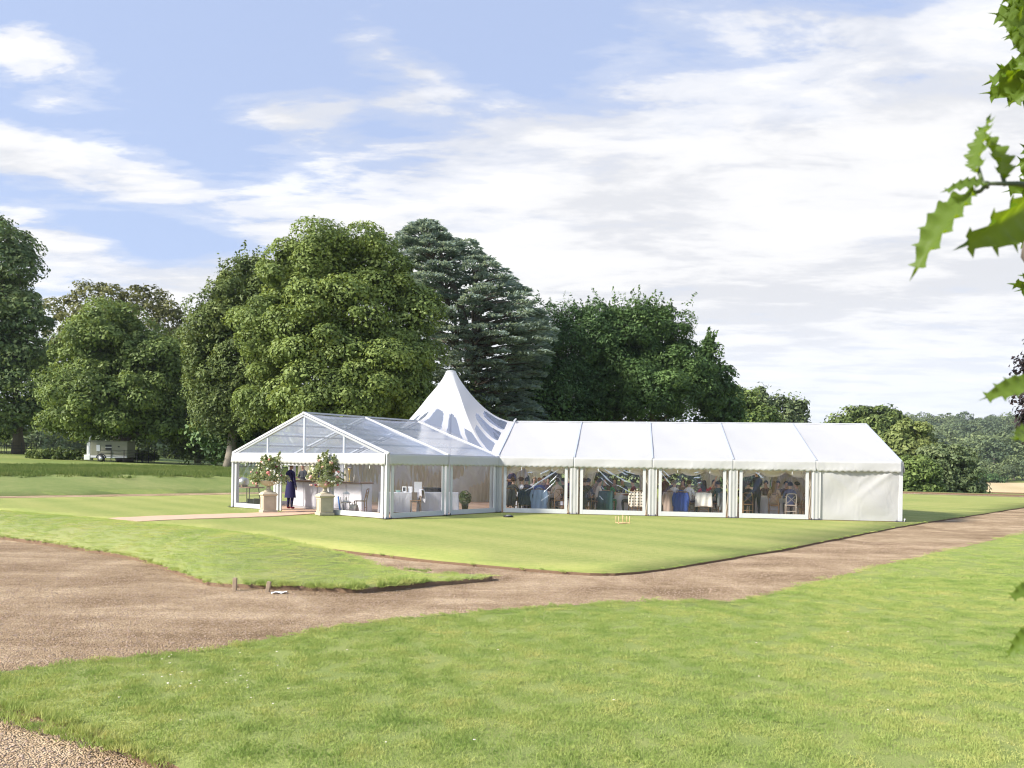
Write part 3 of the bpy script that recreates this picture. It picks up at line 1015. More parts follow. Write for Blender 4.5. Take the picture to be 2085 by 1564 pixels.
# --- white wing, five bays of three metres
NB = 5
for i in range(NB):
    s0, s1 = 3.0 * i, 3.0 * (i + 1)
    for side in (0, 1):
        t0, t1 = (-0.06, WID / 2) if side == 0 else (WID + 0.06, WID / 2)
        def dsp(u, v, i=i):
            return Vector((0, 0, -0.06 * math.sin(PI * u) * math.sin(PI * min(1, v * 1.0)) + .008 * math.sin(u * 15 + v * 9 + i)))
        mb = MB()
        g0 = 0.03
        mb.grid(quad_grid(RW(s0 + g0, t0, EAVE), RW(s1 - g0, t0, EAVE), RW(s1 - g0, t1, RIDGE_R), RW(s0 + g0, t1, RIDGE_R), 10, 10, dsp), 10, 10)
        mq(mb, 'roof_panel', M['pvc'], True)
        # ceiling lining
        mb = MB()
        def dsl(u, v):
            return Vector((0, 0, -0.10 - 0.10 * math.sin(PI * u) * 1.0))
        tt0 = 0.12 if side == 0 else WID - 0.12
        mb.grid(quad_grid(RW(s0 + .02, tt0, EAVE - .05), RW(s1 - .02, tt0, EAVE - .05), RW(s1 - .02, t1, RIDGE_R - .08), RW(s0 + .02, t1, RIDGE_R - .08), 10, 8, dsl), 10, 8)
        mq(mb, 'roof_lining', M['lining'], True)
for i in range(NB + 1):
    s = 3.0 * i
    for side in (0, 1):
        t0 = -0.08 if side == 0 else WID + 0.08
        mb = MB().bar(RW(s, t0, EAVE + 0.008), RW(s, WID / 2, RIDGE_R + 0.008), 0.062, 0.05)
        mq(mb, 'rafter', M['rafter'])
        # leg with its foot plate
        tl = 0.0 if side == 0 else WID
        mb = MB()
        p = RW(s, tl)
        mb.box((p.x, p.y, EAVE / 2), (0.13, 0.10, EAVE - 0.02), Matrix.Rotation(YAW, 3, 'Z'))
        mq(mb, 'leg', M['frame'])
        mb = MB()
        p = RW(s, tl - (0.03 if side == 0 else -.03))
        mb.box((p.x, p.y, 0.017), (0.36, 0.22, 0.012), Matrix.Rotation(YAW, 3, 'Z'))
        for k in (-.13, .13):
            q = RW(s + k, tl - (.08 if side == 0 else -.08))
            mb.tube([(q.x, q.y, 0.0), (q.x, q.y, 0.075)], 0.014, 6)
        mq(mb, 'foot_plate', M['dark'])
mb = MB().bar(RW(-.02, WID / 2, RIDGE_R + .02), RW(15.02, WID / 2, RIDGE_R + .02), 0.07, 0.05)
mq(mb, 'ridge_cover', M['pvc'])
OUTR = Vector((-N_B[0], -N_B[1], 0))
for i in range(NB):
    valance(RW(3.0 * i + .004, -0.06), RW(3.0 * (i + 1) - .004, -0.06), EAVE + 0.005, 0.36, OUTR, ph=i * .7)
    valance(RW(3.0 * (i + 1) - .004, WID + .06), RW(3.0 * i + .004, WID + .06), EAVE + 0.005, 0.36, -OUTR, ph=i * .7)
for i in range(4):
    bay_window(RW(3.0 * i, -0.02), RW(3.0 * (i + 1), -0.02), 'front', 11 + i)
    bay_window(RW(3.0 * (i + 1), WID + .02), RW(3.0 * i, WID + .02), 'back', 31 + i)
# milky strips that paint sky glints onto the folds of the wall film (photograph x, y of both ends)
M['sky_glint'] = pvc_clear('glint_film', 0.62, 1.7, 0.15)
def sky_glint(x0, y0, x1, y1, w):
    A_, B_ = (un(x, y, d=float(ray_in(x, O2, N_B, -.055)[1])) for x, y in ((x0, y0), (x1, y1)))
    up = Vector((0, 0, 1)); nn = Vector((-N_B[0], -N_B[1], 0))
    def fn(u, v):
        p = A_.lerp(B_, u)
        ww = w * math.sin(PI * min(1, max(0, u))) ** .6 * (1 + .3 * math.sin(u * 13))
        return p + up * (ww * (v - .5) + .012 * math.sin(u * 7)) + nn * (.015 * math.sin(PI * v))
    mq(MB().grid(fn, 16, 3), 'glint_strip', M['sky_glint'], True)
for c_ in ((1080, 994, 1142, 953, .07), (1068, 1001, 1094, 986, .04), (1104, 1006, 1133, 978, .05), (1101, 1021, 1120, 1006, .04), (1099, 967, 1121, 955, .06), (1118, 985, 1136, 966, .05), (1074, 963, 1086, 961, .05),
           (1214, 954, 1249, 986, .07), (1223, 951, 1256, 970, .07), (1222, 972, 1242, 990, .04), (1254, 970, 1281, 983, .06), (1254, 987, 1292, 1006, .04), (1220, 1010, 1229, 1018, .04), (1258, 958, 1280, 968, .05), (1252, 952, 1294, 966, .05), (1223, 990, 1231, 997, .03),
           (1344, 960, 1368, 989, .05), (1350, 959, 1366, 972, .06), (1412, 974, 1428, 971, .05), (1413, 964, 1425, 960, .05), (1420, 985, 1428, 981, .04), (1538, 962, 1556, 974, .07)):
    sky_glint(*c_)
# gathered leg curtains between the panes (outside cream sleeves and inner swept drapes)
for i in range(5):
    s = 3.0 * i
    a = RW(s - (0.17 if i else 0.02), -0.085); b = RW(s + 0.17, -0.085)
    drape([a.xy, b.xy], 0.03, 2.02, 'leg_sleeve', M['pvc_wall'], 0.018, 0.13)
    if i > 0:
        c0, c1 = RW(s - 0.52, 0.20), RW(s - 0.02, 0.20)
        drape([c0.xy, c1.xy], 0.05, 2.05, 'curtain', M['drape'], 0.03, 0.15, (0.52, 0.72, 1.0))
    if i < 4:
        c0, c1 = RW(s + 0.06, 0.20), RW(s + 0.56, 0.20)
        drape([c0.xy, c1.xy], 0.05, 2.05, 'curtain', M['drape'], 0.03, 0.15, (0.52, 0.72, 0.0))
# back drapes seen through the panes
for sa, sb in ((-.1, 1.35), (2.65, 3.6), (5.5, 6.5), (8.45, 9.7), (11.3, 12.0)):
    drape([RW(sa, WID - .14).xy, RW(sb, WID - .14).xy], 0.03, 2.15, 'curtain', M['drape'], 0.035, 0.17, (0.5, 0.45, 0.5))
drape([RW(12.0, WID - .14).xy, RW(14.9, WID - .14).xy], 0.03, 2.15, 'wall_lining', M['lining'], 0.03, 0.2)
drape([RW(14.86, WID - .2).xy, RW(14.86, .15).xy], 0.03, 2.15, 'wall_lining', M['lining'], 0.03, 0.2)
# swagged lining along the eaves
for i in range(5):
    for k in range(3):
        s0 = 3.0 * i + k * 1.0; s1 = s0 + 1.0
        mb = MB()
        def sw(u, v, s0=s0, s1=s1):
            dip = 0.20 * (1 - (2 * u - 1) ** 2)
            p = RW(s0 + (s1 - s0) * u, 0.26 + 0.05 * math.sin(v * 9) + .02 * v, 2.08 - v * (0.32 + dip))
            return p
        mb.grid(sw, 12, 8)
        mq(mb, 'swag', M['drape'], True)
        mb = MB()
        def sw2(u, v, s0=s0, s1=s1):
            dip = 0.20 * (1 - (2 * u - 1) ** 2)
            return RW(s0 + (s1 - s0) * u, WID - 0.28 - 0.05 * math.sin(v * 9), 2.08 - v * (0.32 + dip))
        mb.grid(sw2, 12, 8)
        mq(mb, 'swag', M['drape'], True)

def solid_wall(A, B, z0, z1, name, seed, mat, zt=None):
    A, B = Vector(A), Vector(B)
    d = (B - A).normalized(); nrm = Vector((d.y, -d.x, 0))
    r = random.Random(seed)
    ks = [(r.uniform(-1, 1), r.uniform(3, 7), r.uniform(0, 6)) for _ in range(5)]
    ln = (B - A).length
    def fn(u, v):
        p = A.lerp(B, u)
        w = 0.0
        for (sl_, fr, ph) in ks:
            w += 0.018 * math.sin(fr * (u * ln * .5 + sl_ * v * 1.6) + ph)
        # folds swept down from the upper corners
        for cx, sg in ((0, 1), (1, -1)):
            e = (u - cx) * sg
            rr = (1 - v) * 1.9 - e * ln * .75
            w += 0.045 * math.exp(-(rr / .12) ** 2) * max(0, 1 - e * 1.6) + 0.035 * math.exp(-((rr + .45) / .1) ** 2) * max(0, 1 - e * 1.5)
        w *= min(1, 6 * v + .15) * min(1, 6 * u + .1) * min(1, 6 * (1 - u) + .1)
        top = z1 if zt is None else zt(u)
        return p + nrm * w + Vector((0, 0, z0 + (top - z0) * v))
    mb = MB(); mb.grid(fn, 56, 30)
    return mq(mb, name, mat, True)
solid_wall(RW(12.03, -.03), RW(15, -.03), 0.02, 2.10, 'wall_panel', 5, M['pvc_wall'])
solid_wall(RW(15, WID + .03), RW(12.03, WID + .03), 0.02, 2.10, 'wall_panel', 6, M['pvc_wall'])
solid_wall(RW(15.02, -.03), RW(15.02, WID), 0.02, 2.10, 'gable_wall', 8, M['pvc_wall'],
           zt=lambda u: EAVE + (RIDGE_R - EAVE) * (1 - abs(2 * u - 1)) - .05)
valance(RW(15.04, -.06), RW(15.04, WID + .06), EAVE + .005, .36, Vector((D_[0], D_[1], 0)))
# white skirt strip along the ground and guy peg at the corner
mb = MB()
p = RW(15.1, -.12); mb.tube([(p.x, p.y, 0), (p.x + .03, p.y - .03, .12)], .015, 6); mb.ico((p.x + .02, p.y - .02, .1), .035, 1)
mq(mb, 'ground_anchor', M['frame'])

# --- clear wing, two bays, gable end facing the walkway
for i in range(2):
    m0, m1 = BL * i, BL * (i + 1)
    for side in (0, 1):
        t0, t1 = (-.06, WID / 2) if side == 0 else (WID + .06, WID / 2)
        mb = MB()
        def dsp(u, v): return Vector((0, 0, -0.03 * math.sin(PI * u) + 0.012 * math.sin(v * 9 + u * 3)))
        mb.grid(quad_grid(LW(m0 + .03, t0, EAVE), LW(m1 - .03, t0, EAVE), LW(m1 - .03, t1, RIDGE_L), LW(m0 + .03, t1, RIDGE_L), 10, 14, dsp), 10, 14)
        mq(mb, 'clear_roof_panel', M['clear_roof'], True)
        for v in (0.27, 0.52, 0.77):
            za = EAVE + (RIDGE_L - EAVE) * v - .09
            ta = t0 + (t1 - t0) * v
            mb = MB().bar(LW(m0 + .04, ta, za), LW(m1 - .04, ta, za), .05, .06)
            mq(mb, 'purlin', M['frame'])
for i in range(3):
    m = BL * i
    for side in (0, 1):
        t0 = -.08 if side == 0 else WID + .08
        mq(MB().bar(LW(m, t0, EAVE + .008), LW(m, WID / 2, RIDGE_L + .008), .07, .07), 'rafter', M['frame'])
        mq(MB().bar(LW(m, t0 + (.1 if side == 0 else -.1), EAVE - .075), LW(m, WID / 2, RIDGE_L - .09), .09, .07), 'rafter', M['alu'])
        if i > 0 or side == 1:
            p = LW(m, 0 if side == 0 else WID)
            mb = MB(); mb.box((p.x, p.y, EAVE / 2), (.13, .10, EAVE - .02), Matrix.Rotation(YL, 3, 'Z'))
            mq(mb, 'leg', M['frame'])
            mb = MB(); mb.box((p.x, p.y, .017), (.36, .26, .012), Matrix.Rotation(YL, 3, 'Z'))
            for k in (-.12, .12):
                q = LW(m + k, -.1 if side == 0 else WID + .1); mb.tube([(q.x, q.y, 0), (q.x, q.y, .075)], .014, 6)
            mq(mb, 'foot_plate', M['dark'])
mq(MB().bar(LW(-.02, WID / 2, RIDGE_L + .02), LW(2 * BL + .05, WID / 2, RIDGE_L + .02), .07, .06), 'ridge_cover', M['frame'])
OUTL = Vector((-Q_[0], -Q_[1], 0)); OUTG = Vector((M_[0], M_[1], 0))
GM = 2 * BL
for i in range(2):
    valance(LW(BL * (i + 1) - .004, -.06), LW(BL * i + .004, -.06), EAVE + .005, .36, OUTL, ph=i)
    valance(LW(BL * i + .004, WID + .06), LW(BL * (i + 1) - .004, WID + .06), EAVE + .005, .36, -OUTL, ph=i)
    bay_window(LW(BL * (i + 1), -.02), LW(BL * i, -.02), 'side', 51 + i, inset=.22)
for k in range(3):
    valance(LW(GM + .06, WID - 3 * k - .004), LW(GM + .06, WID - 3 * (k + 1) + .004), EAVE + .005, .36, OUTG, ph=k * .5)
bay_window(LW(GM + .02, WID), LW(GM + .02, WID - 3), 'gable', 61, inset=.2)
bay_window(LW(GM + .02, 3), LW(GM + .02, 0), 'gable', 62, inset=.2)
bay_window(LW(BL, WID + .02), LW(GM, WID + .02), 'far', 63, inset=.2)
# door bay: posts and header bar
for t in (3.0, 6.0):
    p = LW(GM, t)
    mb = MB(); mb.box((p.x, p.y, EAVE / 2), (.11, .11, EAVE - .02), Matrix.Rotation(YL, 3, 'Z'))
    mq(mb, 'door_post', M['frame'])
    for k in (-.17, .17):
        p = LW(GM + .01, t + k)
        mb = MB(); mb.box((p.x, p.y, 1.0), (.05, .07, 1.98), Matrix.Rotation(YL, 3, 'Z'))
        mq(mb, 'door_post', M['frame'])
mq(MB().bar(LW(GM + .01, 3.2, 1.80), LW(GM + .01, 5.8, 1.80), .07, .12), 'door_header', M['frame'])
# clear gable infill with uprights, eave beam
mb = MB()
def gbl(u, v):
    t = WID * u
    top = EAVE + (RIDGE_L - EAVE) * (1 - abs(2 * u - 1)) - .03
    z = EAVE - .02 + (top - EAVE + .02) * v
    w = .012 * math.sin(u * 14 + v * 3)
    return LW(GM + .015 + w, t, z)
mb.grid(gbl, 40, 12)
gi_ = mq(mb, 'clear_gable', M['clear_gable'], True)
for t in (2.25, 4.5, 6.75):
    top = EAVE + (RIDGE_L - EAVE) * (1 - abs(2 * t / WID - 1)) - .06
    mq(MB().bar(LW(GM - .03, t, EAVE), LW(GM - .03, t, top), .085, .06, up=(M_[0], M_[1], 0)), 'gable_upright', M['frame'])
mq(MB().bar(LW(GM - .02, .05, EAVE - .04), LW(GM - .02, WID - .05, EAVE - .04), .08, .10), 'eave_beam', M['frame'])
mq(MB().bar(LW(.05, -.0, EAVE - .05), LW(GM - .05, -.0, EAVE - .05), .08, .10), 'eave_beam', M['frame'])
mq(MB().bar(LW(.05, WID, EAVE - .05), LW(GM - .05, WID, EAVE - .05), .08, .10), 'eave_beam', M['frame'])
# cream linings of the clear wing
drape([LW(BL - .1, WID - .12).xy, LW(.05, WID - .12).xy], .03, 2.12, 'wall_lining', M['lining'], .03, .2)
for k in range(3):
    mb = MB()
    def sw(u, v, k=k):
        dip = .14 * (1 - (2 * u - 1) ** 2)
        return LW(GM - .2 - .04 * math.sin(v * 9), .3 + (2.6 * u) + 2.9 * k, 2.10 - v * (.14 + dip))
    mb.grid(sw, 16, 8); mq(mb, 'swag', M['pvc_wall'], True)
# inner corner sleeve, wide cream column
drape([LW(.42, .06).xy, LW(.0, .06).xy, RW(.0, .02).xy, RW(.16, .02).xy], .03, 2.05, 'leg_sleeve', M['pvc_wall'], .016, .12)

# --- pagoda hub: triangle between the two wings
P0, P1, P2 = RW(0, 0), RW(0, WID), LW(0, WID)
APEX = Vector((-2.86, 37.0, 6.12))
def hub_edge(w):
    """w in 0..3 around the hub; 0-1 white wing side, 1-2 back, 2-3 clear wing side (ends at the inner corner)"""
    w = w % 3
    if w < 1:
        p = P0.lerp(P1, w); z = EAVE + (RIDGE_R - EAVE) * (1 - abs(2 * w - 1)) + .01
    elif w < 2:
        p = P1.lerp(P2, w - 1); z = EAVE
    else:
        u = w - 2
        p = P2.lerp(P0, u); z = EAVE + (RIDGE_L - EAVE) * (1 - abs(2 * u - 1)) + .01
    return Vector((p.x, p.y, z))
NW, NTT = 432, 48
TOP = 0.945
def hub_pt(w, t):
    b = hub_edge(w)
    k = t * TOP
    p = b.lerp(APEX, k)
    if k > .9:
        pass
    gz = (k / TOP) ** 1.85
    z = b.z + (APEX.z - b.z) * gz
    # round off towards the top ring
    c = Vector((APEX.x, APEX.y, 0)); q = Vector((p.x, p.y, 0)) - c
    ring = 0.22
    rr = q.length
    ang = math.atan2(q.y, q.x)
    blend = max(0, (t - .82) / .18) ** 1.5
    targ = ring + (1 - t) * 2.6
    rr2 = rr * (1 - blend) + targ * blend
    return Vector((c.x + rr2 * math.cos(ang), c.y + rr2 * math.sin(ang), z))
PER = 6   # clear windows per side
def win_id(w, t):
    side = int(w); u = (w - side) * PER
    k = int(u); f = u - k - .5
    if side == 1: return -1
    mid = abs((w - side) - .5) * 2          # 0 under the ridge, 1 at the corner
    lo = .10 + .05 * mid
    hi = .52 + .05 * math.sin(k * 2.1) - .02 * mid
    if not (lo < t < hi): return -1
    s = (t - lo) / (hi - lo)
    half = .42 - .09 * s
    e = .10
    if s > 1 - e: half *= math.sqrt(max(0, 1 - ((s - 1 + e) / e) ** 2)) * .6 + .4
    if s < e: half *= .85 + .15 * s / e
    return side * 100 + k if abs(f) < half - .035 else (-2 if abs(f) < half else -1)
hv = [hub_pt(3 * i / NW, j / NTT) for j in range(NTT + 1) for i in range(NW)]
groups = {}
for j in range(NTT):
    for i in range(NW):
        wid = win_id(3 * (i + .5) / NW, (j + .5) / NTT)
        i2 = (i + 1) % NW
        groups.setdefault(wid, []).append((j * NW + i, j * NW + i2, (j + 1) * NW + i2, (j + 1) * NW + i))
for wid, fs in groups.items():
    used = sorted({i for f in fs for i in f}); mp = {a: b for b, a in enumerate(used)}
    mb = MB(); mb.add([hv[i] for i in used], [tuple(mp[i] for i in f) for f in fs])
    if wid == -2:
        mq(mb, 'window_seam', M['rafter'], True)
    elif wid < 0:
        mb.lathe([(.235, 0), (.235, .02), (.18, .05), (.02, .06)], 24, (APEX.x, APEX.y, APEX.z - .02))
        HAT = mq(mb, 'pagoda_roof', M['pvc'], True)
    else:
        mq(mb, 'pagoda_window', M['clear_hat'], True)
# hub walls, mast and lining
drape([P2.lerp(P1, .01).xy, P2.lerp(P1, .99).xy], .03, 2.18, 'wall_lining', M['lining'], .03, .2)
solid_wall(P1, P2, .02, 2.2, 'wall_panel', 15, M['pvc_wall'])
valance(P1, P2, EAVE + .005, .36, Vector(((P1.xy + P2.xy) / 2 - P0.xy).normalized().to_3d()))
mb = MB(); mb.tube([(APEX.x, APEX.y, .02), (APEX.x, APEX.y, APEX.z - .05)], .06, 10)
mq(mb, 'mast', M['alu'])
p = RW(0, WID / 2, RIDGE_R + .02)
mb = MB(); mb.bar(p + Vector((-.02, -.3, 0)), p + Vector((.06, .3, .12)), .06, .05)
mq(mb, 'ridge_joint', M['pvc'])

# flooring inside
fl_poly = [RW(15, 0), RW(15, WID), P1, P2, LW(GM, WID), LW(GM, 0), P0]
mb = MB(); mb.add([(p.x, p.y, .035) for p in fl_poly] + [(p.x, p.y, -.02) for p in fl_poly], [tuple(range(7))] + [(i, 7 + i, 7 + (i + 1) % 7, (i + 1) % 7) for i in range(7)])
fo = mq(mb, 'marquee_floor', M['floor'])
# ================================================================== trees
def leaves_np(C, Nrm, size, rng, aspect=0.62, droop=0.25, var=0.6):
    """one folded rhombic leaf face per centre, facing roughly along Nrm"""
    n = len(C)
    Nrm = Nrm / (np.linalg.norm(Nrm, axis=1, keepdims=True) + 1e-9)
    R = rng.normal(size=(n, 3))
    T = R - Nrm * (R * Nrm).sum(1, keepdims=True)
    T[:, 2] -= droop
    T = T - Nrm * (T * Nrm).sum(1, keepdims=True)
    T /= np.linalg.norm(T, axis=1, keepdims=True) + 1e-9
    B = np.cross(Nrm, T)
    s = size * rng.uniform(1 - var, 1 + var, (n, 1))
    v = np.stack([C - T * s * .5, C + B * s * .5 * aspect + Nrm * s * .08, C + T * s * .55 - Nrm * s * .10, C - B * s * .5 * aspect + Nrm * s * .08], 1)
    f = np.arange(n * 4).reshape(n, 4)
    return v.reshape(-1, 3), f

def sphere_dirs(n, rng):
    d = rng.normal(size=(n, 3))
    return d / np.linalg.norm(d, axis=1, keepdims=True)

def crown_np(lobes, rng, clump_r, n_clump, per, size, flat=0.72, core=0.18, spike=0.0, shell=(.70, 1.08), aspect=.62, up=0.35, tintw=.5, shoots=0):
    """lobes: list of (centre, radii). Clumps sit on the skin of the union; leaves cover each clump."""
    Cs = np.array([l[0] for l in lobes]); Rs = np.array([l[1] for l in lobes])
    area = (Rs[:, 0] * Rs[:, 2]) ** .9
    CC, LL = [], []
    tries = 0
    while len(CC) < n_clump and tries < n_clump * 30:
        tries += 1
        k = rng.choice(len(lobes), p=area / area.sum())
        d = sphere_dirs(1, rng)[0]
        if d[2] < -.75: continue
        p = Cs[k] + Rs[k] * d * rng.uniform(.76, 1.12)
        q = (p - Cs) / Rs
        ins = np.sqrt((q ** 2).sum(1)); ins[k] = 9
        if ins.min() < .72: continue
        CC.append(p); LL.append(k)
    CC = np.array(CC); LL = np.array(LL)
    nc = len(CC)
    cr = clump_r * rng.uniform(.45, 1.45, nc)
    out_dir = (CC - Cs[LL]) / Rs[LL]
    out_dir /= np.linalg.norm(out_dir, axis=1, keepdims=True) + 1e-9
    idx = np.repeat(np.arange(nc), per)
    d = sphere_dirs(len(idx), rng)
    d = d + out_dir[idx] * .45 + np.array([0, 0, up])
    d /= np.linalg.norm(d, axis=1, keepdims=True)
    rad = rng.uniform(shell[0], shell[1], (len(idx), 1)) * cr[idx][:, None]
    P = CC[idx] + d * rad * np.array([1, 1, flat])
    if spike > 0:
        sp = rng.random(len(idx)) < spike
        P[sp] += np.array([0, 0, 1]) * (rng.random((sp.sum(), 1)) ** 2) * clump_r * 1.9
    Nn = d * .9 + rng.normal(size=d.shape) * .38 + np.array([0, 0, .35])
    tint_c = rng.uniform(0, 1, nc)[idx] * tintw + rng.uniform(0, 1, len(idx)) * (1 - tintw)
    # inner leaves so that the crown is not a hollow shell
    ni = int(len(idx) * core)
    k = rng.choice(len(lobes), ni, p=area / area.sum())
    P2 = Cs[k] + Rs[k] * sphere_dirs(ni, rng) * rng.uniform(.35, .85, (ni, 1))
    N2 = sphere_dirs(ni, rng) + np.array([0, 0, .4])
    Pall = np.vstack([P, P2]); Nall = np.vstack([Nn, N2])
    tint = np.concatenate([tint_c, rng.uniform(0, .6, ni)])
    if shoots:
        # upright leafy shoots rising from the highest clumps
        top = np.argsort(-CC[:, 2] - rng.uniform(0, clump_r * 4, nc))[:max(shoots, 1)]
        ps, nn_ = [], []
        for q in top:
            ln = clump_r * rng.uniform(.9, 1.9); lean = np.array([rng.normal(0, .3), rng.normal(0, .3), 1.0])
            u = rng.random(34)
            ps.append(CC[q] + np.array([0, 0, cr[q] * .4]) + np.outer(u * ln, lean) + rng.normal(0, 1, (34, 3)) * (0.26 * clump_r * (1.05 - u))[:, None])
            nn_.append(sphere_dirs(34, rng) + np.array([0, 0, .5]))
        Pall = np.vstack([Pall] + ps); Nall = np.vstack([Nall] + nn_)
        tint = np.concatenate([tint, rng.uniform(.2, .9, 34 * len(top))])
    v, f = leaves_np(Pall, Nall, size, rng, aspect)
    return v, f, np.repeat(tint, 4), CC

def trunk_mb(base, top, r, targets, rng, lean=0.0):
    """tapered trunk with a root flare and limbs that reach the clumps"""
    mb = MB()
    base, top = Vector(base), Vector(top)
    pts, rad = [], []
    for i in range(9):
        t = i / 8
        p = base.lerp(top, t) + Vector((math.sin(t * 5 + lean) * r * .5, math.cos(t * 4) * r * .4, 0)) * t
        pts.append(p); rad.append(r * (1.0 - .8 * t) * (1.55 if i == 0 else 1.12 if i == 1 else 1))
    mb.tube(pts, rad, 9)
    for q in targets:
        q = Vector(q)
        t = min(.92, max(.22, (q.z - base.z) / max(.1, (top.z - base.z)) * .7))
        a = base.lerp(top, t)
        mid = a.lerp(q, .5) + Vector((0, 0, (q - a).length * .10))
        rr = r * (1 - .8 * t) * .5
        mb.tube([a, a.lerp(mid, .5) + Vector((0, 0, .1)), mid, q], [rr, rr * .8, rr * .55, rr * .18], 6, cap=False)
    return mb

def lobes_px(lst, d, depth=0.85):
    """lobes measured on the photograph as (x, y, half width, half height[, nearer]) -> metres at distance d"""
    out = []
    for l in lst:
        dd = d + (l[4] if len(l) > 4 else 0)
        c = un(l[0], l[1], d=dd)
        k = dd / FPX
        out.append((np.array(c), np.array([l[2] * k, l[2] * k * depth, l[3] * k])))
    return out

def ground_z(x, y):
    return float(terrain(np.array([x]), np.array([y]))[0])

def tree(name, label, lobes, d, mat, trunk_px, leaf=0.34, clump=1.25, n_clump=150, per=120, bark='bark', tr=0.42, group=None, seed=1, limbs=26, topk=0.62, cat='tree', **kw):
    rng = np.random.default_rng(seed)
    lb = lobes_px(lobes, d) if not isinstance(lobes[0][0], np.ndarray) else lobes
    bx = un(trunk_px, 940, d=d)
    base = np.array([bx.x, bx.y, ground_z(bx.x, bx.y) - .05])
    t = thing(name, label, cat, tuple(base), 0, group)
    lb = [(c_, np.maximum(r_ - .55 * clump, .5 * r_)) for c_, r_ in lb]
    v, f, tint, CC = crown_np(lb, rng, clump, n_clump, per, leaf, **kw)
    link('crown', np_mesh('crown', v - base, f, mat, tint), t)
    zt = max(l[0][2] + l[1][2] for l in lb)
    cx = np.mean([l[0][0] for l in lb]); cyy = np.mean([l[0][1] for l in lb])
    top = (base[0] * .5 + cx * .5, base[1] * .5 + cyy * .5, base[2] + (zt - base[2]) * topk)
    tg = CC[rng.choice(len(CC), min(limbs, len(CC)), replace=False)]
    trunk_mb(base, top, tr, tg, rng).build('trunk', M[bark], t, True, off=tuple(base))
    return t

M['leaf_lime'] = leaf_mat('lime_leaves', (0.094, 0.138, 0.040), (0.226, 0.303, 0.086), (0.396, 0.473, 0.165), .28)
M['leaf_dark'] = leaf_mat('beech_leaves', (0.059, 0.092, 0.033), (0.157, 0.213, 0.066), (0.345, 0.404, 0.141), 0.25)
M['leaf_chestnut'] = leaf_mat('chestnut_leaves', (0.080, 0.121, 0.036), (0.193, 0.268, 0.077), (0.358, 0.440, 0.152), 0.28)
M['leaf_left'] = leaf_mat('maple_leaves', (0.070, 0.119, 0.047), (0.182, 0.252, 0.098), (0.377, 0.440, 0.189), 0.28)
M['leaf_olive'] = leaf_mat('oak_leaves', (0.080, 0.089, 0.035), (0.182, 0.192, 0.065), (0.317, 0.317, 0.119), 0.25)
M['leaf_cedar'] = leaf_mat('cedar_needles', (0.143, 0.204, 0.187), (0.286, 0.369, 0.341), (0.462, 0.561, 0.517), .42, .6)
M['leaf_yew'] = leaf_mat('yew_needles', (0.033, 0.073, 0.028), (0.087, 0.160, 0.054), (0.200, 0.298, 0.100), 0.12)
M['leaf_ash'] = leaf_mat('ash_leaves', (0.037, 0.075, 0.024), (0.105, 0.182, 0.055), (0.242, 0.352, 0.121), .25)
M['leaf_pale'] = leaf_mat('pale_leaves', (0.108, 0.154, 0.047), (0.244, 0.296, 0.101), (0.432, 0.468, 0.180), 0.3)
M['leaf_willow'] = leaf_mat('willow_leaves', (0.082, 0.122, 0.054), (0.180, 0.234, 0.108), (0.324, 0.368, 0.190), 0.3)
M['leaf_far'] = leaf_mat('far_leaves', (0.094, 0.128, 0.062), (0.176, 0.227, 0.103), (0.309, 0.351, 0.165), 0.2)
M['leaf_far2'] = leaf_mat('far_dark_leaves', (0.062, 0.094, 0.054), (0.120, 0.165, 0.087), (0.227, 0.268, 0.141), 0.2)
M['leaf_copper'] = leaf_mat('copper_leaves', (0.017, 0.014, 0.017), (0.049, 0.034, 0.039), (0.112, 0.084, 0.070), 0.2)

tree('maple_tree', 'tall dark leafy tree cut by the left edge of the picture', [(-70, 640, 130, 200), (5, 570, 75, 120), (38, 700, 82, 100), (20, 800, 92, 95), (-40, 850, 100, 60), (60, 850, 50, 45)], 96, M['leaf_left'], 38,
     leaf=.38, clump=1.9, n_clump=250, per=240, tr=.55, seed=2)
tree('oak_tree', 'thin-crowned olive tree rising behind the rounded chestnut', [(150, 640, 55, 48), (205, 615, 60, 42), (285, 622, 58, 38), (340, 660, 36, 46), (235, 690, 130, 66), (180, 760, 110, 80)], 138, M['leaf_olive'], 235,
     leaf=.46, clump=1.6, n_clump=240, per=100, tr=.7, seed=3, core=.05)
tree('horse_chestnut_tree', 'rounded mid green chestnut tree hanging low over the trailer', [(230, 690, 88, 72), (165, 770, 72, 85), (310, 765, 72, 90), (240, 820, 125, 85), (150, 860, 60, 42), (345, 868, 52, 45), (280, 882, 75, 34), (215, 872, 60, 36)], 88, M['leaf_chestnut'], 255,
     leaf=.34, clump=1.6, n_clump=270, per=310, tr=.6, seed=4, aspect=.5, core=.25)
tree('beech_tree', 'dark beech tree with pale forked trunk left of the big lime', [(505, 590, 70, 70), (445, 660, 60, 70), (430, 760, 52, 85), (520, 735, 85, 140), (455, 845, 58, 62), (540, 860, 60, 50)], 76, M['leaf_dark'], 470,
     leaf=.27, clump=1.4, n_clump=290, per=270, tr=.5, bark='bark_pale', seed=5, aspect=.5, core=.3, shoots=34)
tree('lime_tree', 'huge yellowish green lime tree behind the clear roof', [(700, 525, 98, 74), (612, 570, 84, 78), (790, 590, 74, 72), (560, 680, 78, 88), (680, 680, 115, 105, -2), (812, 720, 80, 100), (560, 800, 72, 85), (680, 820, 105, 85, -2.5), (825, 815, 68, 58), (850, 640, 35, 45), (500, 880, 34, 36, -3), (760, 760, 80, 70, -3), (620, 740, 70, 60, -3)], 64, M['leaf_lime'], 690,
     leaf=.235, clump=1.45, n_clump=320, per=430, tr=.75, seed=6, core=.3, tintw=.5, shell=(.80, 1.06))
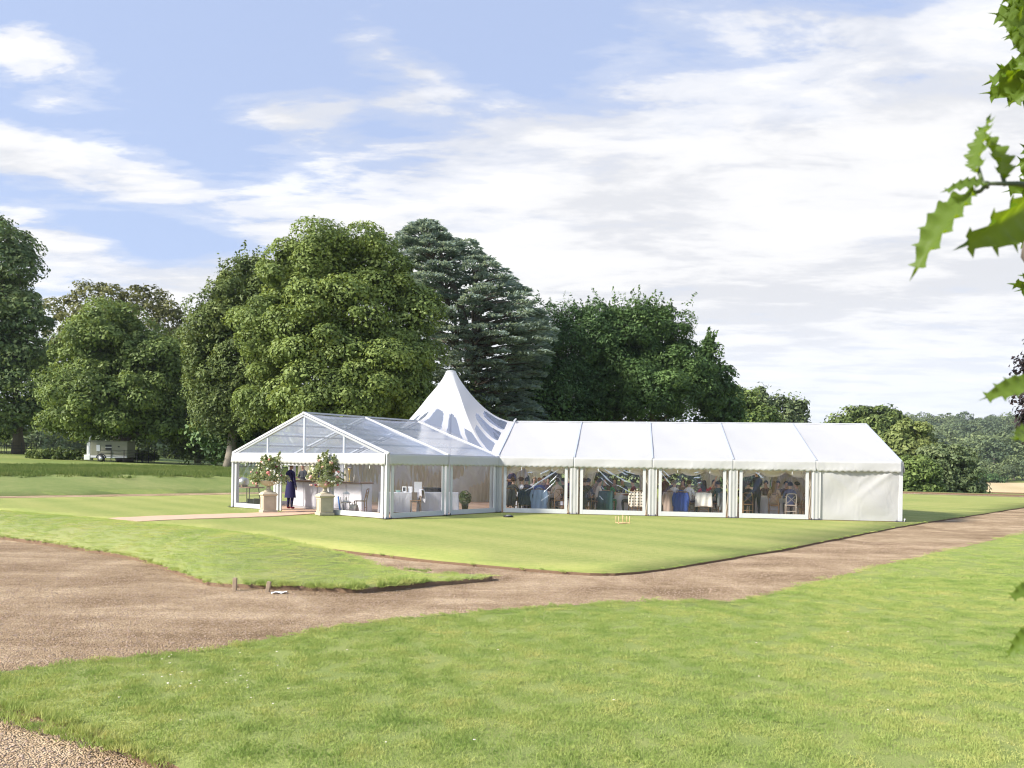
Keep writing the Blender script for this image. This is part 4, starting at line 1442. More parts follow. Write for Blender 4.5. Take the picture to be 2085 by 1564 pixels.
tree('yew_tree', 'dark narrow yew tree between the cedar and the ash', [(1105, 740, 62, 118), (1165, 715, 50, 90), (1080, 800, 60, 80), (1150, 810, 80, 80), (1215, 690, 46, 70)], 84, M['leaf_yew'], 1130,
     leaf=.27, clump=1.05, n_clump=380, per=150, tr=.5, seed=7, core=.3, shoots=46, aspect=.34, flat=1.0)
tree('ash_tree', 'deep green ash tree with upright shoots above the white roof', [(1285, 695, 72, 80), (1350, 700, 56, 80), (1255, 790, 92, 84), (1385, 775, 62, 80), (1430, 815, 46, 46), (1330, 800, 80, 70, -3)], 86, M['leaf_ash'], 1320,
     leaf=.29, clump=1.35, n_clump=320, per=280, tr=.5, seed=8, core=.25, shoots=60, aspect=.45)
tree('ash_sapling', 'slim ash at the thin right end of the dark tree belt', [(1440, 760, 26, 70), (1465, 800, 34, 55), (1480, 840, 40, 40)], 92, M['leaf_ash'], 1462,
     leaf=.40, clump=1.0, n_clump=120, per=70, tr=.25, seed=9, core=.12, shoots=24, aspect=.45)
tree('hazel_tree', 'bushy mid green tree just right of the ash shoots', [(1495, 830, 46, 42), (1540, 850, 40, 30), (1510, 870, 70, 40)], 122, M['leaf_chestnut'], 1505,
     leaf=.5, clump=1.3, n_clump=120, per=80, tr=.3, seed=10)
for i, (x, y, rx, ry, lab) in enumerate(((1545, 826, 20, 36, 'leftmost of three wispy poplars behind the white roof'), (1592, 838, 26, 30, 'middle of three wispy poplars behind the white roof'), (1623, 842, 20, 32, 'rightmost of three wispy poplars behind the white roof'))):
    tree('poplar_tree', lab, [(x, y, rx, ry), (x - 4, y + 34, rx * 1.3, ry)], 165, M['leaf_willow'], x, leaf=.6, clump=1.25, n_clump=75, per=55, tr=.3, seed=20 + i, core=.08, group='wispy poplars behind the roof', spike=.1)
tree('parkland_oak_tree', 'dark spreading oak above the right end of the roof ridge', [(1760, 862, 62, 34), (1725, 872, 46, 26), (1808, 868, 34, 36), (1775, 900, 70, 40)], 148, M['leaf_dark'], 1770,
     leaf=.6, clump=1.5, n_clump=190, per=80, tr=.6, seed=30, core=.2)
tree('pale_tree', 'tall pale green tree just right of the marquee roof slope', [(1850, 890, 48, 34), (1865, 930, 52, 44), (1818, 925, 36, 46), (1838, 975, 46, 52)], 128, M['leaf_pale'], 1845,
     leaf=.5, clump=1.3, n_clump=200, per=85, tr=.4, seed=31)
tree('willow_tree', 'rounded grey green willow beside the stubble field', [(1925, 952, 62, 48), (1895, 980, 62, 50), (1955, 985, 46, 42), (1935, 1010, 60, 40)], 118, M['leaf_willow'], 1925,
     leaf=.42, clump=1.15, n_clump=260, per=95, tr=.4, seed=32, core=.3)
tree('alder_tree', 'fresh green bushy tree beside the marquee end wall', [(1862, 972, 42, 44), (1835, 990, 40, 50), (1880, 1005, 40, 36)], 108, M['leaf_chestnut'], 1855,
     leaf=.4, clump=1.05, n_clump=190, per=90, tr=.3, seed=33, core=.3)
tree('brown_tree', 'brownish sparse tree rising behind the willow', [(1885, 930, 26, 34), (1905, 945, 20, 24)], 150, M['leaf_olive'], 1890,
     leaf=.5, clump=1.0, n_clump=70, per=70, tr=.25, seed=34)
tree('copper_beech_tree', 'dark purple leaved tree cut by the right edge of the picture', [(2160, 790, 85, 90), (2200, 860, 110, 90), (2225, 720, 110, 100)], 46, M['leaf_copper'], 2190,
     leaf=.22, clump=.75, n_clump=330, per=70, tr=.35, seed=35, core=.15)

# cedar: flat plates of needles stacked up two leaders
def cedar():
    rng = np.random.default_rng(50)
    d = 76
    b = un(965, 940, d=d)
    base = np.array([b.x, b.y, ground_z(b.x, b.y) - .05])
    t = thing('cedar_tree', 'blue green cedar with layered branches behind the pagoda', 'tree', tuple(base))
    k = d / FPX
    # silhouette: height -> left and right reach, measured on the photograph
    ys = [452, 480, 520, 560, 600, 640, 700, 760, 810, 850, 900]
    xl = [842, 815, 812, 822, 828, 835, 845, 850, 860, 870, 880]
    xr = [885, 915, 990, 1035, 1075, 1118, 1122, 1098, 1085, 1112, 1080]
    V, F, Tn, mbt = [], [], [], MB()
    off = 0
    mbt.tube([base, (base[0] + .2, base[1], base[2] + 8), (base[0] - 1.5, base[1], base[2] + 16), tuple(un(880, 470, d=d))], [.75, .55, .35, .08], 10)
    mbt.tube([(base[0] + .2, base[1], base[2] + 7), tuple(un(965, 640, d=d)), tuple(un(968, 510, d=d))], [.4, .25, .05], 8)
    for y in np.arange(456, 905, 7.5):
        l, r = np.interp(y, ys, xl), np.interp(y, ys, xr)
        n = 3 + int((r - l) / 34)
        for i in range(n):
            yy = y + rng.uniform(-6, 6)
            side = rng.random()
            cx = l + (r - l) * (i + rng.uniform(.15, .85)) / n
            # stems reach outward from the leader line
            lead = np.interp(yy, [455, 620, 900], [865, 925, 965])
            dep = rng.uniform(-1, 1)
            c = np.array(un(cx, yy, d=d + dep * (r - l) * .5 * k * .9 - 1.0 * 0))
            a = np.array(un(lead, yy + 26, d=d))
            if y > 520 and cx > 940: a = np.array(un(965, yy + 22, d=d))
            dirv = c - a; dirv[2] = 0
            ln = np.linalg.norm(dirv) + .3
            dirv /= ln
            sidev = np.array([-dirv[1], dirv[0], 0])
            plen = rng.uniform(1.5, 2.7); pw = rng.uniform(.8, 1.3)
            m = 120
            u = rng.random(m) ** .8; w = rng.uniform(-1, 1, m)
            P = c + np.outer((u - .6) * plen, dirv) + np.outer(w * pw * (1.15 - .6 * u) , sidev)
            P[:, 2] += .30 * np.sin(u * 2.2) - .45 * u ** 2 * rng.uniform(.2, 1.1) + rng.normal(0, .06, m) - .10 * np.abs(w)
            # needle sprays: narrow, mostly along the branch, tips lifting
            T = np.outer(np.ones(m), dirv) + sidev * w[:, None] * .9 + rng.normal(0, .28, (m, 3)) + np.array([0, 0, .15])
            T /= np.linalg.norm(T, axis=1, keepdims=True)
            U = rng.normal(0, .8, (m, 3)) + np.array([0, 0, .8])
            B = np.cross(U, T); B /= np.linalg.norm(B, axis=1, keepdims=True)
            Nn = np.cross(T, B)
            s = rng.uniform(.30, .62, (m, 1))
            v = np.stack([P - T * s * .45, P + B * s * .17 + Nn * .03, P + T * s * .6 - Nn * s * .06, P - B * s * .17 + Nn * .03], 1).reshape(-1, 3)
            V.append(v); F.append(np.arange(m * 4).reshape(m, 4) + off); off += m * 4
            tn = np.clip(.25 + .5 * u + rng.normal(0, .16, m), 0, 1)
            Tn.append(np.repeat(rng.uniform(.1, .9, m), 4))
            if rng.random() < .55:
                mbt.tube([tuple(a), tuple((a + c) / 2 + np.array([0, 0, .25])), tuple(c)], [.11, .07, .02], 5, cap=False)
    link('crown', np_mesh('crown', np.vstack(V) - base, np.vstack(F), M['leaf_cedar'], np.concatenate(Tn)), t)
    mbt.build('trunk', M['bark'], t, True, off=tuple(base))
cedar()

# forked pale trunk seen at the foot of the beech
b = un(403, 920, d=96)
bz = ground_z(b.x, b.y)
t = thing('sycamore_tree', 'pale forked trunk with dark crown in the gap beside the chestnut', 'tree', (b.x, b.y, bz - .05))
k = 96 / FPX
mb = MB()
mb.tube([(0, 0, 0), (.05, 0, 2.3), (.0, 0, 3.4)], [.42, .33, .30], 9)
mb.tube([(0, 0, 3.2), (-.35, 0, 4.6), (-.5, 0, 6.6), (-.3, .3, 10)], [.26, .22, .18, .05], 8)
mb.tube([(0, 0, 3.2), (.45, 0, 4.5), (.6, 0, 6.4), (.9, .3, 10)], [.24, .2, .16, .05], 8)
mb.build('trunk', M['bark_pale'], t, True)
v, f, tn, CC = crown_np([(np.array((-1.0, 1.0, 11.0)), np.array((3.2, 3, 4.2))), (np.array((1.2, 1.5, 9.0)), np.array((2.6, 2.5, 2.8)))], np.random.default_rng(61), 1.2, 120, 90, .4, core=.3)
link('crown', np_mesh('crown', v, f, M['leaf_dark'], tn), t)

# shrubs and undergrowth
def shrub(name, label, px, d, w, h, dep, mat, seed, leaf=.25, per=90, n=40, group=None, cat='shrub', zoff=0.0):
    rng = np.random.default_rng(seed)
    b = un(px, 940, d=d); bz = ground_z(b.x, b.y) + zoff
    t = thing(name, label, cat, (b.x, b.y, bz), 0, group)
    lb = []
    k = max(1, int(w / h * .8))
    for i in range(k):
        x = (i + .5) / k * w - w / 2
        hh = h * rng.uniform(.8, 1.1)
        lb.append((np.array((x, 0, hh * .5)), np.array((w / k * .7, dep / 2, hh * .5))))
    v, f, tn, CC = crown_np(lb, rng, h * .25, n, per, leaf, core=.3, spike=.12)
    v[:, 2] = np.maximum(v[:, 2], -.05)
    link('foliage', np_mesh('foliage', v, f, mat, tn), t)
    mb = MB()
    for i in range(min(7, 3 + k)):
        q = CC[rng.integers(len(CC))]
        mb.tube([(q[0] * .7, q[1] * .3, 0), (q[0] * .85, q[1] * .5, q[2] * .5), tuple(q)], [.03, .02, .008], 5, cap=False)
    mb.build('stem', M['bark'], t)
    return t
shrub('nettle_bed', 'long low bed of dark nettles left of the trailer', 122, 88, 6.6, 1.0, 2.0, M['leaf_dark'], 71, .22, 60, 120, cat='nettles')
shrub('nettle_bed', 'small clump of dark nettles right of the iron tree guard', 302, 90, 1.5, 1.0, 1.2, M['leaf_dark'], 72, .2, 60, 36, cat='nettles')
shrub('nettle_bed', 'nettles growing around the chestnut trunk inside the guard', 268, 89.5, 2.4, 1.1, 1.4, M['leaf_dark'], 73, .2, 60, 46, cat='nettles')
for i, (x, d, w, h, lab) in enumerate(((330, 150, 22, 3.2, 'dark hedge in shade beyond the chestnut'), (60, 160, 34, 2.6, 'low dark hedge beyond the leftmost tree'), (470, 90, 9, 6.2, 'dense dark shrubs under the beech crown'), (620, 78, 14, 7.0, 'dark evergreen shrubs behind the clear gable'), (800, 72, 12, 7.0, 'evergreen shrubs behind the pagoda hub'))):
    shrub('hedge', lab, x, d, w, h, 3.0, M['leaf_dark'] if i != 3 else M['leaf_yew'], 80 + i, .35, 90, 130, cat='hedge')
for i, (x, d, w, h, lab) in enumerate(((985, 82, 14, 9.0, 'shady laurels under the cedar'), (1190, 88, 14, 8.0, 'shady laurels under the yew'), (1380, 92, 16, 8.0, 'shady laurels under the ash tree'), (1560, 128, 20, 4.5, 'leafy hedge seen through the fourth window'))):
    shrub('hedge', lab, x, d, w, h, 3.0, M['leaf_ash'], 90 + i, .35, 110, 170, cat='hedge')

# wooded hillside on the right: shared crowns, each tree its own object
far_protos = []
for k in range(7):
    rng = np.random.default_rng(200 + k)
    w = rng.uniform(.85, 1.2)
    lb = [(np.array((0, 0, .58)), np.array((.40 * w, .40 * w, .36))), (np.array((.22 * w, .1, .45)), np.array((.28, .28, .28))), (np.array((-.24 * w, -.1, .48)), np.array((.28, .28, .30))), (np.array((.05, -.2, .68)), np.array((.25, .25, .24)))]
    v, f, tn, CC = crown_np(lb, rng, .15, 55, 26, .075, core=.2)
    mc = np_mesh('crown', v, f, M['leaf_far'] if k % 3 else M['leaf_far2'], tn)
    mt = MB(); mt.tube([(0, 0, -.05), (0, 0, .3), (.02, 0, .6)], [.04, .03, .012], 6)
    far_protos.append((mc, mt.mesh('trunk', M['bark'])))
far_protos_w = far_protos
rng = np.random.default_rng(300)
def far_tree(px, d, h, k, lab, grp):
    b = un(px, 940, d=d); z = ground_z(b.x, b.y)
    t = thing('distant_tree', lab, 'tree', (b.x, b.y, z - .2), rng.uniform(0, 6.28), grp)
    t.scale = (h * rng.uniform(.9, 1.3),) * 2 + (h,)
    mc, mt = far_protos[k % len(far_protos)]
    link('crown', mc, t); link('trunk', mt, t)
for i in range(130):
    d = 430 + 600 * (i / 130) ** .9
    far_tree(rng.uniform(1830, 2120), d, rng.uniform(11, 21), i, 'small distant tree in the woods covering the far hillside', 'trees on the far hillside')
for i in range(16):
    far_tree(1850 + i * 17 + rng.uniform(-6, 6), 350 + rng.uniform(-6, 16), rng.uniform(6, 12), i + 2, 'distant tree in the row behind the stubble field', 'tree row behind the stubble field')
for i in range(14):
    far_tree(1860 + i * 18 + rng.uniform(-8, 8), 960 + rng.uniform(0, 60), rng.uniform(10, 18), i, 'far tree standing on the skyline of the hill', 'trees on the skyline')
for i in range(9):
    far_tree(1500 + i * 42 + rng.uniform(-8, 8), 300 + rng.uniform(0, 80), rng.uniform(10, 16), i, 'distant tree low behind the white roof ridge', 'trees low behind the roof')
for i in range(15):
    far_tree(-30 + i * 34 + rng.uniform(-10, 10), 205 + rng.uniform(0, 40), rng.uniform(11, 17), i, 'distant tree closing the far side of the park at left', 'trees beyond the park at left')
# ring of parkland trees beyond the picture on either side keeps the horizon closed
for i, (x, y) in enumerate(((2000, 300), (2028, 300))):
    pass
shrub('hawthorn', 'left one of two small dark hawthorns on the stubble field', 2004, 338, 6.5, 3.6, 5, M['leaf_yew'], 401, .5, 60, 30)
shrub('hawthorn', 'right one of two small dark hawthorns on the stubble field', 2020, 336, 8.0, 4.2, 5, M['leaf_yew'], 402, .5, 60, 30)
# ================================================================== holly in the foreground
M['holly'] = None
def holly_mat():
    m, t, b, out = base_mat('holly_leaf')
    g = t.new('ShaderNodeTexCoord').outputs['Object']
    n = t.noise(g, 40, 4, .6)
    c = t.mix(n, (0.06, 0.13, 0.004), (0.11, 0.19, 0.006))
    geo = t.new('ShaderNodeNewGeometry')
    c = t.mix(geo.outputs['Backfacing'], c, (0.12, 0.19, 0.04))
    t.put(b.inputs['Base Color'], c)
    b.inputs['Roughness'].default_value = .45
    b.inputs['Specular IOR Level'].default_value = .18
    tr = t.new('ShaderNodeBsdfTranslucent'); tr.inputs[0].default_value = (.26, .38, .008, 1)
    mx = t.new('ShaderNodeMixShader'); mx.inputs[0].default_value = .45
    t.l.new(b.outputs[0], mx.inputs[1]); t.l.new(tr.outputs[0], mx.inputs[2]); t.l.new(mx.outputs[0], out.inputs[0])
    return m
M['holly'] = holly_mat()
M['twig'] = plain('holly_twig', (.10, .13, .07), .7, .3, 30)

def holly_leaf_mesh(seed, L_=0.075, Wd=.021, nsp=5, curl=.35, fold=.45):
    """wavy leaf with a row of spines on either margin, folded along the midrib, base at the origin, tip along +x"""
    r = random.Random(seed)
    nu = nsp * 8
    rows = []
    for i in range(nu + 1):
        u = i / nu
        w = Wd * (math.sin(PI * min(1, u * 1.02)) ** .7) * (1 - .25 * u) + .0006
        ph = (u * nsp) % 1.0
        sp = max(0, 1 - abs(ph - .5) / .16)
        ww = w + .0075 * sp ** 1.6 * (1 if .04 < u < .97 else 0)
        wav = .006 * math.cos(2 * PI * u * nsp)
        x = L_ * u + (.0035 * sp)
        zc = -curl * L_ * u * u
        pts = []
        for k, sgn in ((-2, -1), (-1, -1), (0, 0), (1, 1), (2, 1)):
            y = (ww if abs(k) == 2 else w * .5) * sgn
            z = zc + fold * abs(y) + (wav if abs(k) == 2 else 0)
            pts.append((x if abs(k) == 2 else L_ * u, y, z))
        rows.append(pts)
    rows.append([(L_ + .008, 0, -curl * L_ * 1.1)] * 5)
    vs = [p for rw in rows for p in rw]
    fs = [(i * 5 + k, i * 5 + k + 1, (i + 1) * 5 + k + 1, (i + 1) * 5 + k) for i in range(len(rows) - 1) for k in range(4)]
    mb = MB(); mb.add(vs, fs)
    me = mb.mesh('leaf', M['holly'], True)
    return me
HL = [holly_leaf_mesh(s, curl=c, fold=f, nsp=n) for s, c, f, n in ((1, .25, .35, 5), (2, .45, .6, 6), (3, .1, .5, 5), (4, .6, .3, 6))]
def und(x, y, d): return un(x, y, d=d)
HOL = thing('holly_bush', 'spiny green holly leaves reaching in at the right edge, close to the camera', 'holly', (.62, .52, 0))
def hloc(p): return Vector(p) - Vector((.62, .52, 0))
PETIOLE = None
def holly_leaf(base, tip, mesh, roll=0.0, scale=1.0):
    """leaf from one point to another (photograph x, y, distance)"""
    a, b = un(base[0], base[1], d=base[2]), un(tip[0], tip[1], d=tip[2])
    x = (b - a)
    s = x.length / .083
    x.normalize()
    view = (Vector((0, 0, CH)) - a).normalized()
    z = (view - x * view.dot(x)).normalized()
    z = Matrix.Rotation(roll, 3, x) @ z
    y = z.cross(x)
    R = Matrix((x, y, z)).transposed().to_4x4()
    o = link('leaf', mesh, HOL)
    if PETIOLE is not None:
        q = min(PETIOLE, key=lambda w: (w - a).length)
        MB().tube([hloc(a + x * .004), hloc((a + q) / 2 + Vector((0, 0, -.002))), hloc(q)], [.0011, .0012, .0015], 6).build('leaf_stalk', M['twig'], HOL, True)
    o.matrix_local = Matrix.Translation(hloc(a)) @ R @ Matrix.Diagonal((s, s * scale, s * scale, 1))
    return o
# leaves on the near twig
PETIOLE = [un(2010 + k * 10, 374 + max(0, k - 6) * 1.8, d=.44 + k * .0024) for k in range(13)]
holly_leaf((1985, 388, .44), (1838, 524, .43), HL[1], .85, .6)
holly_leaf((1990, 352, .44), (1994, 224, .45), HL[0], -.9, .75)
holly_leaf((2044, 366, .45), (2000, 248, .47), HL[2], 1.15, .8)
holly_leaf((2012, 374, .44), (1938, 360, .43), HL[3], 1.15, .6)
holly_leaf((2110, 400, .46), (2046, 500, .42), HL[1], -1.0, .8)
PETIOLE = None
holly_leaf((2110, 772, .45), (2004, 806, .44), HL[0], .3, .62)
holly_leaf((2120, 880, .47), (2066, 890, .44), HL[2], 1.1, .6)
holly_leaf((2120, 1190, .47), (2062, 1212, .46), HL[0], .2, .8)
holly_leaf((2120, 1270, .47), (2056, 1328, .46), HL[1], .1, .7)
tw = MB()
tw.tube([hloc(un(2230, 420, d=.50)), hloc(un(2130, 385, d=.47)), hloc(un(2075, 374, d=.455)), hloc(un(2010, 374, d=.44))], [.0024, .0019, .0015, .0010], 8)
tw.build('twig', M['twig'], HOL, True)
# the further spray along the top right edge
r = random.Random(9)
spr = [(2150, -60, .95), (2140, 60, .93), (2125, 150, .95), (2115, 210, .97)]
tw = MB(); tw.tube([hloc(und(*p)) for p in [(2230, -120, 1.0)] + spr], [.007, .006, .005, .004, .003], 8); tw.build('twig', M['twig'], HOL, True)
PETIOLE = [und(*p) for p in spr] + [(und(*spr[i]) + und(*spr[i + 1])) / 2 for i in range(3)]
for k in range(26):
    y0 = r.uniform(-70, 215)
    x0 = np.interp(y0, [-60, 60, 150, 215], [2165, 2155, 2150, 2140]) + r.uniform(-14, 30)
    ang = r.uniform(-.9, 1.0) + PI
    ln = r.uniform(95, 125)
    d0 = .95 + r.uniform(-.06, .06)
    holly_leaf((x0, y0, d0), (x0 + ln * math.cos(ang), y0 - ln * math.sin(ang) * -1, d0 + r.uniform(-.03, .03)), HL[k % 4], r.uniform(-1.2, 1.2), r.uniform(.8, 1.1))
spr = [(2200, 300, .9), (2140, 390, .9), (2122, 480, .92), (2130, 600, .92)]
tw = MB(); tw.tube([hloc(und(*p)) for p in spr], [.005, .004, .004, .003], 8); tw.build('twig', M['twig'], HOL, True)
PETIOLE = [und(*p) for p in spr] + [(und(*spr[i]) + und(*spr[i + 1])) / 2 for i in range(3)]
for k in range(16):
    y0 = r.uniform(330, 600)
    x0 = 2158 + r.uniform(-10, 20)
    ang = PI + r.uniform(-.9, .9)
    ln = r.uniform(70, 100)
    holly_leaf((x0, y0, .92), (x0 + ln * math.cos(ang), y0 + ln * math.sin(ang), .92 + r.uniform(-.03, .03)), HL[k % 4], r.uniform(-1.2, 1.2), r.uniform(.8, 1.1))
# main stem of the bush, out of the picture on the right
tw = MB(); tw.tube([(0.12, .05, 0), (.10, .04, .8), (.05, .05, 1.6), hloc(un(2230, 420, d=.50)) + Vector((.03, .1, 0)), hloc(un(2230, -120, d=1.0))], [.03, .025, .02, .012, .008], 8)
tw.build('stem', M['bark'], HOL, True)
# ================================================================== furniture, people, garden things
M['cloth'] = fabric('table_linen', (.80, .81, .85), .25, .8, .35, 5)
M['wood'] = plain('chair_wood', (.26, .16, .085), .5, .25, 9)
M['wood_pale'] = plain('limewashed_wood', (.55, .50, .44), .6, .15, 9)
M['wood_dark'] = plain('bar_top_wood', (.20, .115, .075), .45, .25, 7)
M['cushion'] = plain('olive_cushion', (.33, .30, .16), .9, .1)
M['black'] = plain('black_plastic', (.025, .026, .03), .5, .2)
M['steel'] = plain('cask_steel', (.45, .45, .44), .35, .15, 4, metal=.7)
M['stone_urn'] = plain('weathered_stone', (.50, .44, .34), .9, .22, 5, bump=.5, bscale=30)
M['glass'] = pvc_clear('drinking_glass', .05, 1.5, .02)
M['gold'] = plain('gold_finish', (.62, .45, .16), .35, .2, 9, metal=.6)
M['peg'] = plain('pale_peg_wood', (.66, .46, .27), .6, .15, 20)
M['weathered'] = plain('weathered_stake', (.36, .28, .20), .9, .25, 20, bump=.5, bscale=60)
M['white_paint'] = plain('white_paint', (.78, .79, .81), .5, .05)
M['bar_front'] = plain('bar_panel', (.66, .66, .71), .5, .04)
M['blue'] = plain('blue_print', (.05, .17, .46), .5, .1)
SKINS = [plain('skin_fair', (.55, .34, .25), .55, .08, 20), plain('skin_tan', (.40, .23, .155), .55, .08, 20), plain('skin_brown', (.20, .105, .07), .55, .08, 20)]
_cm = {}
def cloth(col, rough=.85):
    k = tuple(round(c, 3) for c in col)
    if k not in _cm:
        _cm[k] = plain('cloth_%d' % len(_cm), col, rough, .14, 14, bump=.3, bscale=25)
    return _cm[k]
HAIR = {'black': (.014, .012, .012), 'brown': (.055, .032, .020), 'light': (.20, .13, .07), 'ginger': (.33, .13, .04), 'grey': (.22, .20, .18), 'blond': (.34, .25, .13), 'plum': (.035, .014, .045)}
_hm = {k: plain('hair_' + k, c, .75, .3, 40, bump=.6, bscale=80, spec=.08) for k, c in HAIR.items()}
_hm = dict(_hm)

def person(label, loc, face, pose='sit', top=(.5, .5, .5), legs=(.03, .035, .06), hair='brown', style='short', skin=0, arms='table', shoes=(.02, .02, .02), sleeves=True, skirt=None, height=1.0, group=None, turn=0.0, lean=0.0):
    """one continuous skinned body; front is local +y; loc is the floor point under the hips"""
    V, E_, R, K = [], [], [], []
    def v(p, r, k):
        V.append(Vector(p)); R.append(r); K.append(k); return len(V) - 1
    def e(*ids):
        for a, b in zip(ids, ids[1:]): E_.append((a, b))
    sit = pose == 'sit'
    hz = .48 if sit else .93
    dy = .05 + lean if sit else lean
    pel = v((0, 0, hz), (.155, .125), 'top' if skirt is None else 'skirt')
    wa = v((0, dy * .4, hz + .20), (.135, .105), 'top')
    ch = v((0, dy * .8, hz + .38), (.16, .115), 'top')
    nb = v((0, dy, hz + .53), (.075, .07), 'top')
    nk = v((0, dy + .01, hz + .60), (.052, .055), 'skin')
    jaw = v((0, dy + .045, hz + .665), (.066, .075), 'skin')
    hd = v((0, dy + .03, hz + .745), (.078, .092), 'skin')
    cr = v((0, dy + .02, hz + .83), (.055, .062), 'skin')
    ns = v((0, dy + .125, hz + .70), (.012, .012), 'skin')
    e(pel, wa, ch, nb, nk, jaw, hd, cr); e(hd, ns)
    for s in (-1, 1):
        sh = v((s * .175, dy * .9, hz + .485), (.062, .062), 'top')
        e(nb, sh)
        if arms == 'table':
            el = (s * .235, dy + .08, hz + .25); wr = (s * .15, dy + .31, hz + .24); ha = (s * .11, dy + .40, hz + .25)
        elif arms == 'down':
            el = (s * .24, dy - .02, hz + .20); wr = (s * .235, dy + .07, hz - .03); ha = (s * .225, dy + .09, hz - .12)
        elif arms == 'fold':
            el = (s * .24, dy + .06, hz + .22); wr = (-s * .02, dy + .20, hz + .27); ha = (-s * .10, dy + .19, hz + .29)
        elif arms == 'raise' and s > 0:
            el = (.33, dy + .05, hz + .66); wr = (.43, dy + .08, hz + .88); ha = (.46, dy + .09, hz + .97)
        elif arms == 'pour' and s > 0:
            el = (.26, dy + .10, hz + .27); wr = (.20, dy + .34, hz + .33); ha = (.18, dy + .42, hz + .35)
        else:
            el = (s * .235, dy + .08, hz + .25); wr = (s * .15, dy + .31, hz + .24); ha = (s * .11, dy + .40, hz + .25)
        a = v(el, (.045, .045), 'top' if sleeves else 'skin')
        w_ = v(wr, (.031, .031), 'top' if sleeves is True else 'skin')
        h_ = v(ha, (.036, .022), 'skin')
        e(sh, a, w_, h_)
        fin = Vector(ha) + (Vector(ha) - Vector(wr)).normalized() * .07
        for q in (-.022, 0, .022):
            f_ = v(fin + Vector((q, 0, 0)), (.010, .010), 'skin'); e(h_, f_)
        th = v(Vector(ha) + Vector((-s * .045, .02, .01)), (.011, .011), 'skin'); e(h_, th)
        lk = 'legs' if skirt is None else 'skirt'
        if sit:
            hp = v((s * .10, .06, hz - .01), (.10, .095), lk)
            kn = v((s * .13, .46, hz + .01), (.068, .068), lk)
            an = v((s * .13, .43, .11), (.044, .044), 'legs'); to = v((s * .13, .57, .055), (.042, .032), 'shoes')
        else:
            hp = v((s * .10, 0, hz - .10), (.10, .10), lk)
            kn = v((s * .105, .02, .50), (.066, .066), lk)
            an = v((s * .105, -.02, .10), (.044, .044), 'legs'); to = v((s * .115, .12, .05), (.042, .032), 'shoes')
        hl = v((an and V[an] + Vector((0, -.02, -.055))), (.042, .036), 'shoes')
        e(pel, hp, kn, an, hl); e(hl, to)
    me = bpy.data.meshes.new('person')
    me.from_pydata([tuple(p) for p in V], E_, [])
    ob = bpy.data.objects.new('tmp', me); COL.objects.link(ob)
    ob.modifiers.new('s', 'SKIN')
    for i, sv in enumerate(me.skin_vertices[0].data):
        sv.radius = R[i]; sv.use_root = (i == 0)
    ss = ob.modifiers.new('ss', 'SUBSURF'); ss.levels = 1; ss.render_levels = 1
    dg = bpy.context.evaluated_depsgraph_get()
    nm = bpy.data.meshes.new_from_object(ob.evaluated_get(dg))
    bpy.data.objects.remove(ob, do_unlink=True)
    keys = ['skin', 'top', 'legs', 'shoes', 'skirt']
    nm.materials.clear()
    for mm in (SKINS[skin], cloth(top), cloth(legs), cloth(shoes), cloth(skirt or legs)): nm.materials.append(mm)
    A = np.array([V[a] for a, b in E_]); B = np.array([V[b] for a, b in E_]); AB_ = B - A
    for p in nm.polygons:
        c = np.array(p.center)
        t = np.clip(((c - A) * AB_).sum(1) / ((AB_ ** 2).sum(1) + 1e-9), 0, 1)
        d = ((A + AB_ * t[:, None] - c) ** 2).sum(1)
        k = int(d.argmin()); i = E_[k][0] if t[k] < .5 else E_[k][1]
        p.material_index = keys.index(K[i]); p.use_smooth = True
    o = link('person', nm, None, loc, (0, 0, face))
    o.scale = (height,) * 3
    tag(o, label, 'person', group)
    # hair: a cap over the skull, longer at the back if worn long
    mb = MB()
    hc = Vector((0, dy + .005, hz + .765))
    def hp_(u, w):
        az = u * 2 * PI; el = w * PI * .62
        front = max(0, math.cos(az - PI / 2))
        el2 = el * (1 - .42 * front)
        rr = .108 if style != 'bald' else .095
        q = Vector((math.sin(el2) * math.cos(az) * rr * .92, math.sin(el2) * math.sin(az) * rr * 1.08, math.cos(el2) * rr * 1.08))
        if style == 'long' and w > .7 and front < .3:
            q.z -= (w - .7) * 1.25; q.y -= (w - .7) * .10; q.x *= 1 + (w - .7) * .6
        return hc + q
    mb.grid(hp_, 18, 10)
    if style == 'bun': mb.ico(hc + Vector((0, -.09, .07)), .055, 2)
    if style == 'band':
        mb.mi = 1; mb.tube([hc + Vector((math.cos(a) * .112, .02, math.sin(a) * .122)) for a in np.linspace(.2, PI - .2, 12)], .014, 6)
    if style == 'hat':
        mb.mi = 0
    if skirt is not None and not sit:
        sk = MB()
        sk.grid(lambda u, w: ((.165 + .07 * w + .010 * math.sin(u * 40) * w) * math.cos(u * 2 * PI) * 1.05, (.13 + .07 * w) * math.sin(u * 2 * PI) + dy * .3, hz + .12 - (hz + .12 - .44) * w), 40, 10)
        sk.build('skirt', cloth(skirt), o, True)
    mb.build('hair', [_hm[hair], cloth((.8, .8, .78))], o, True)
    return o

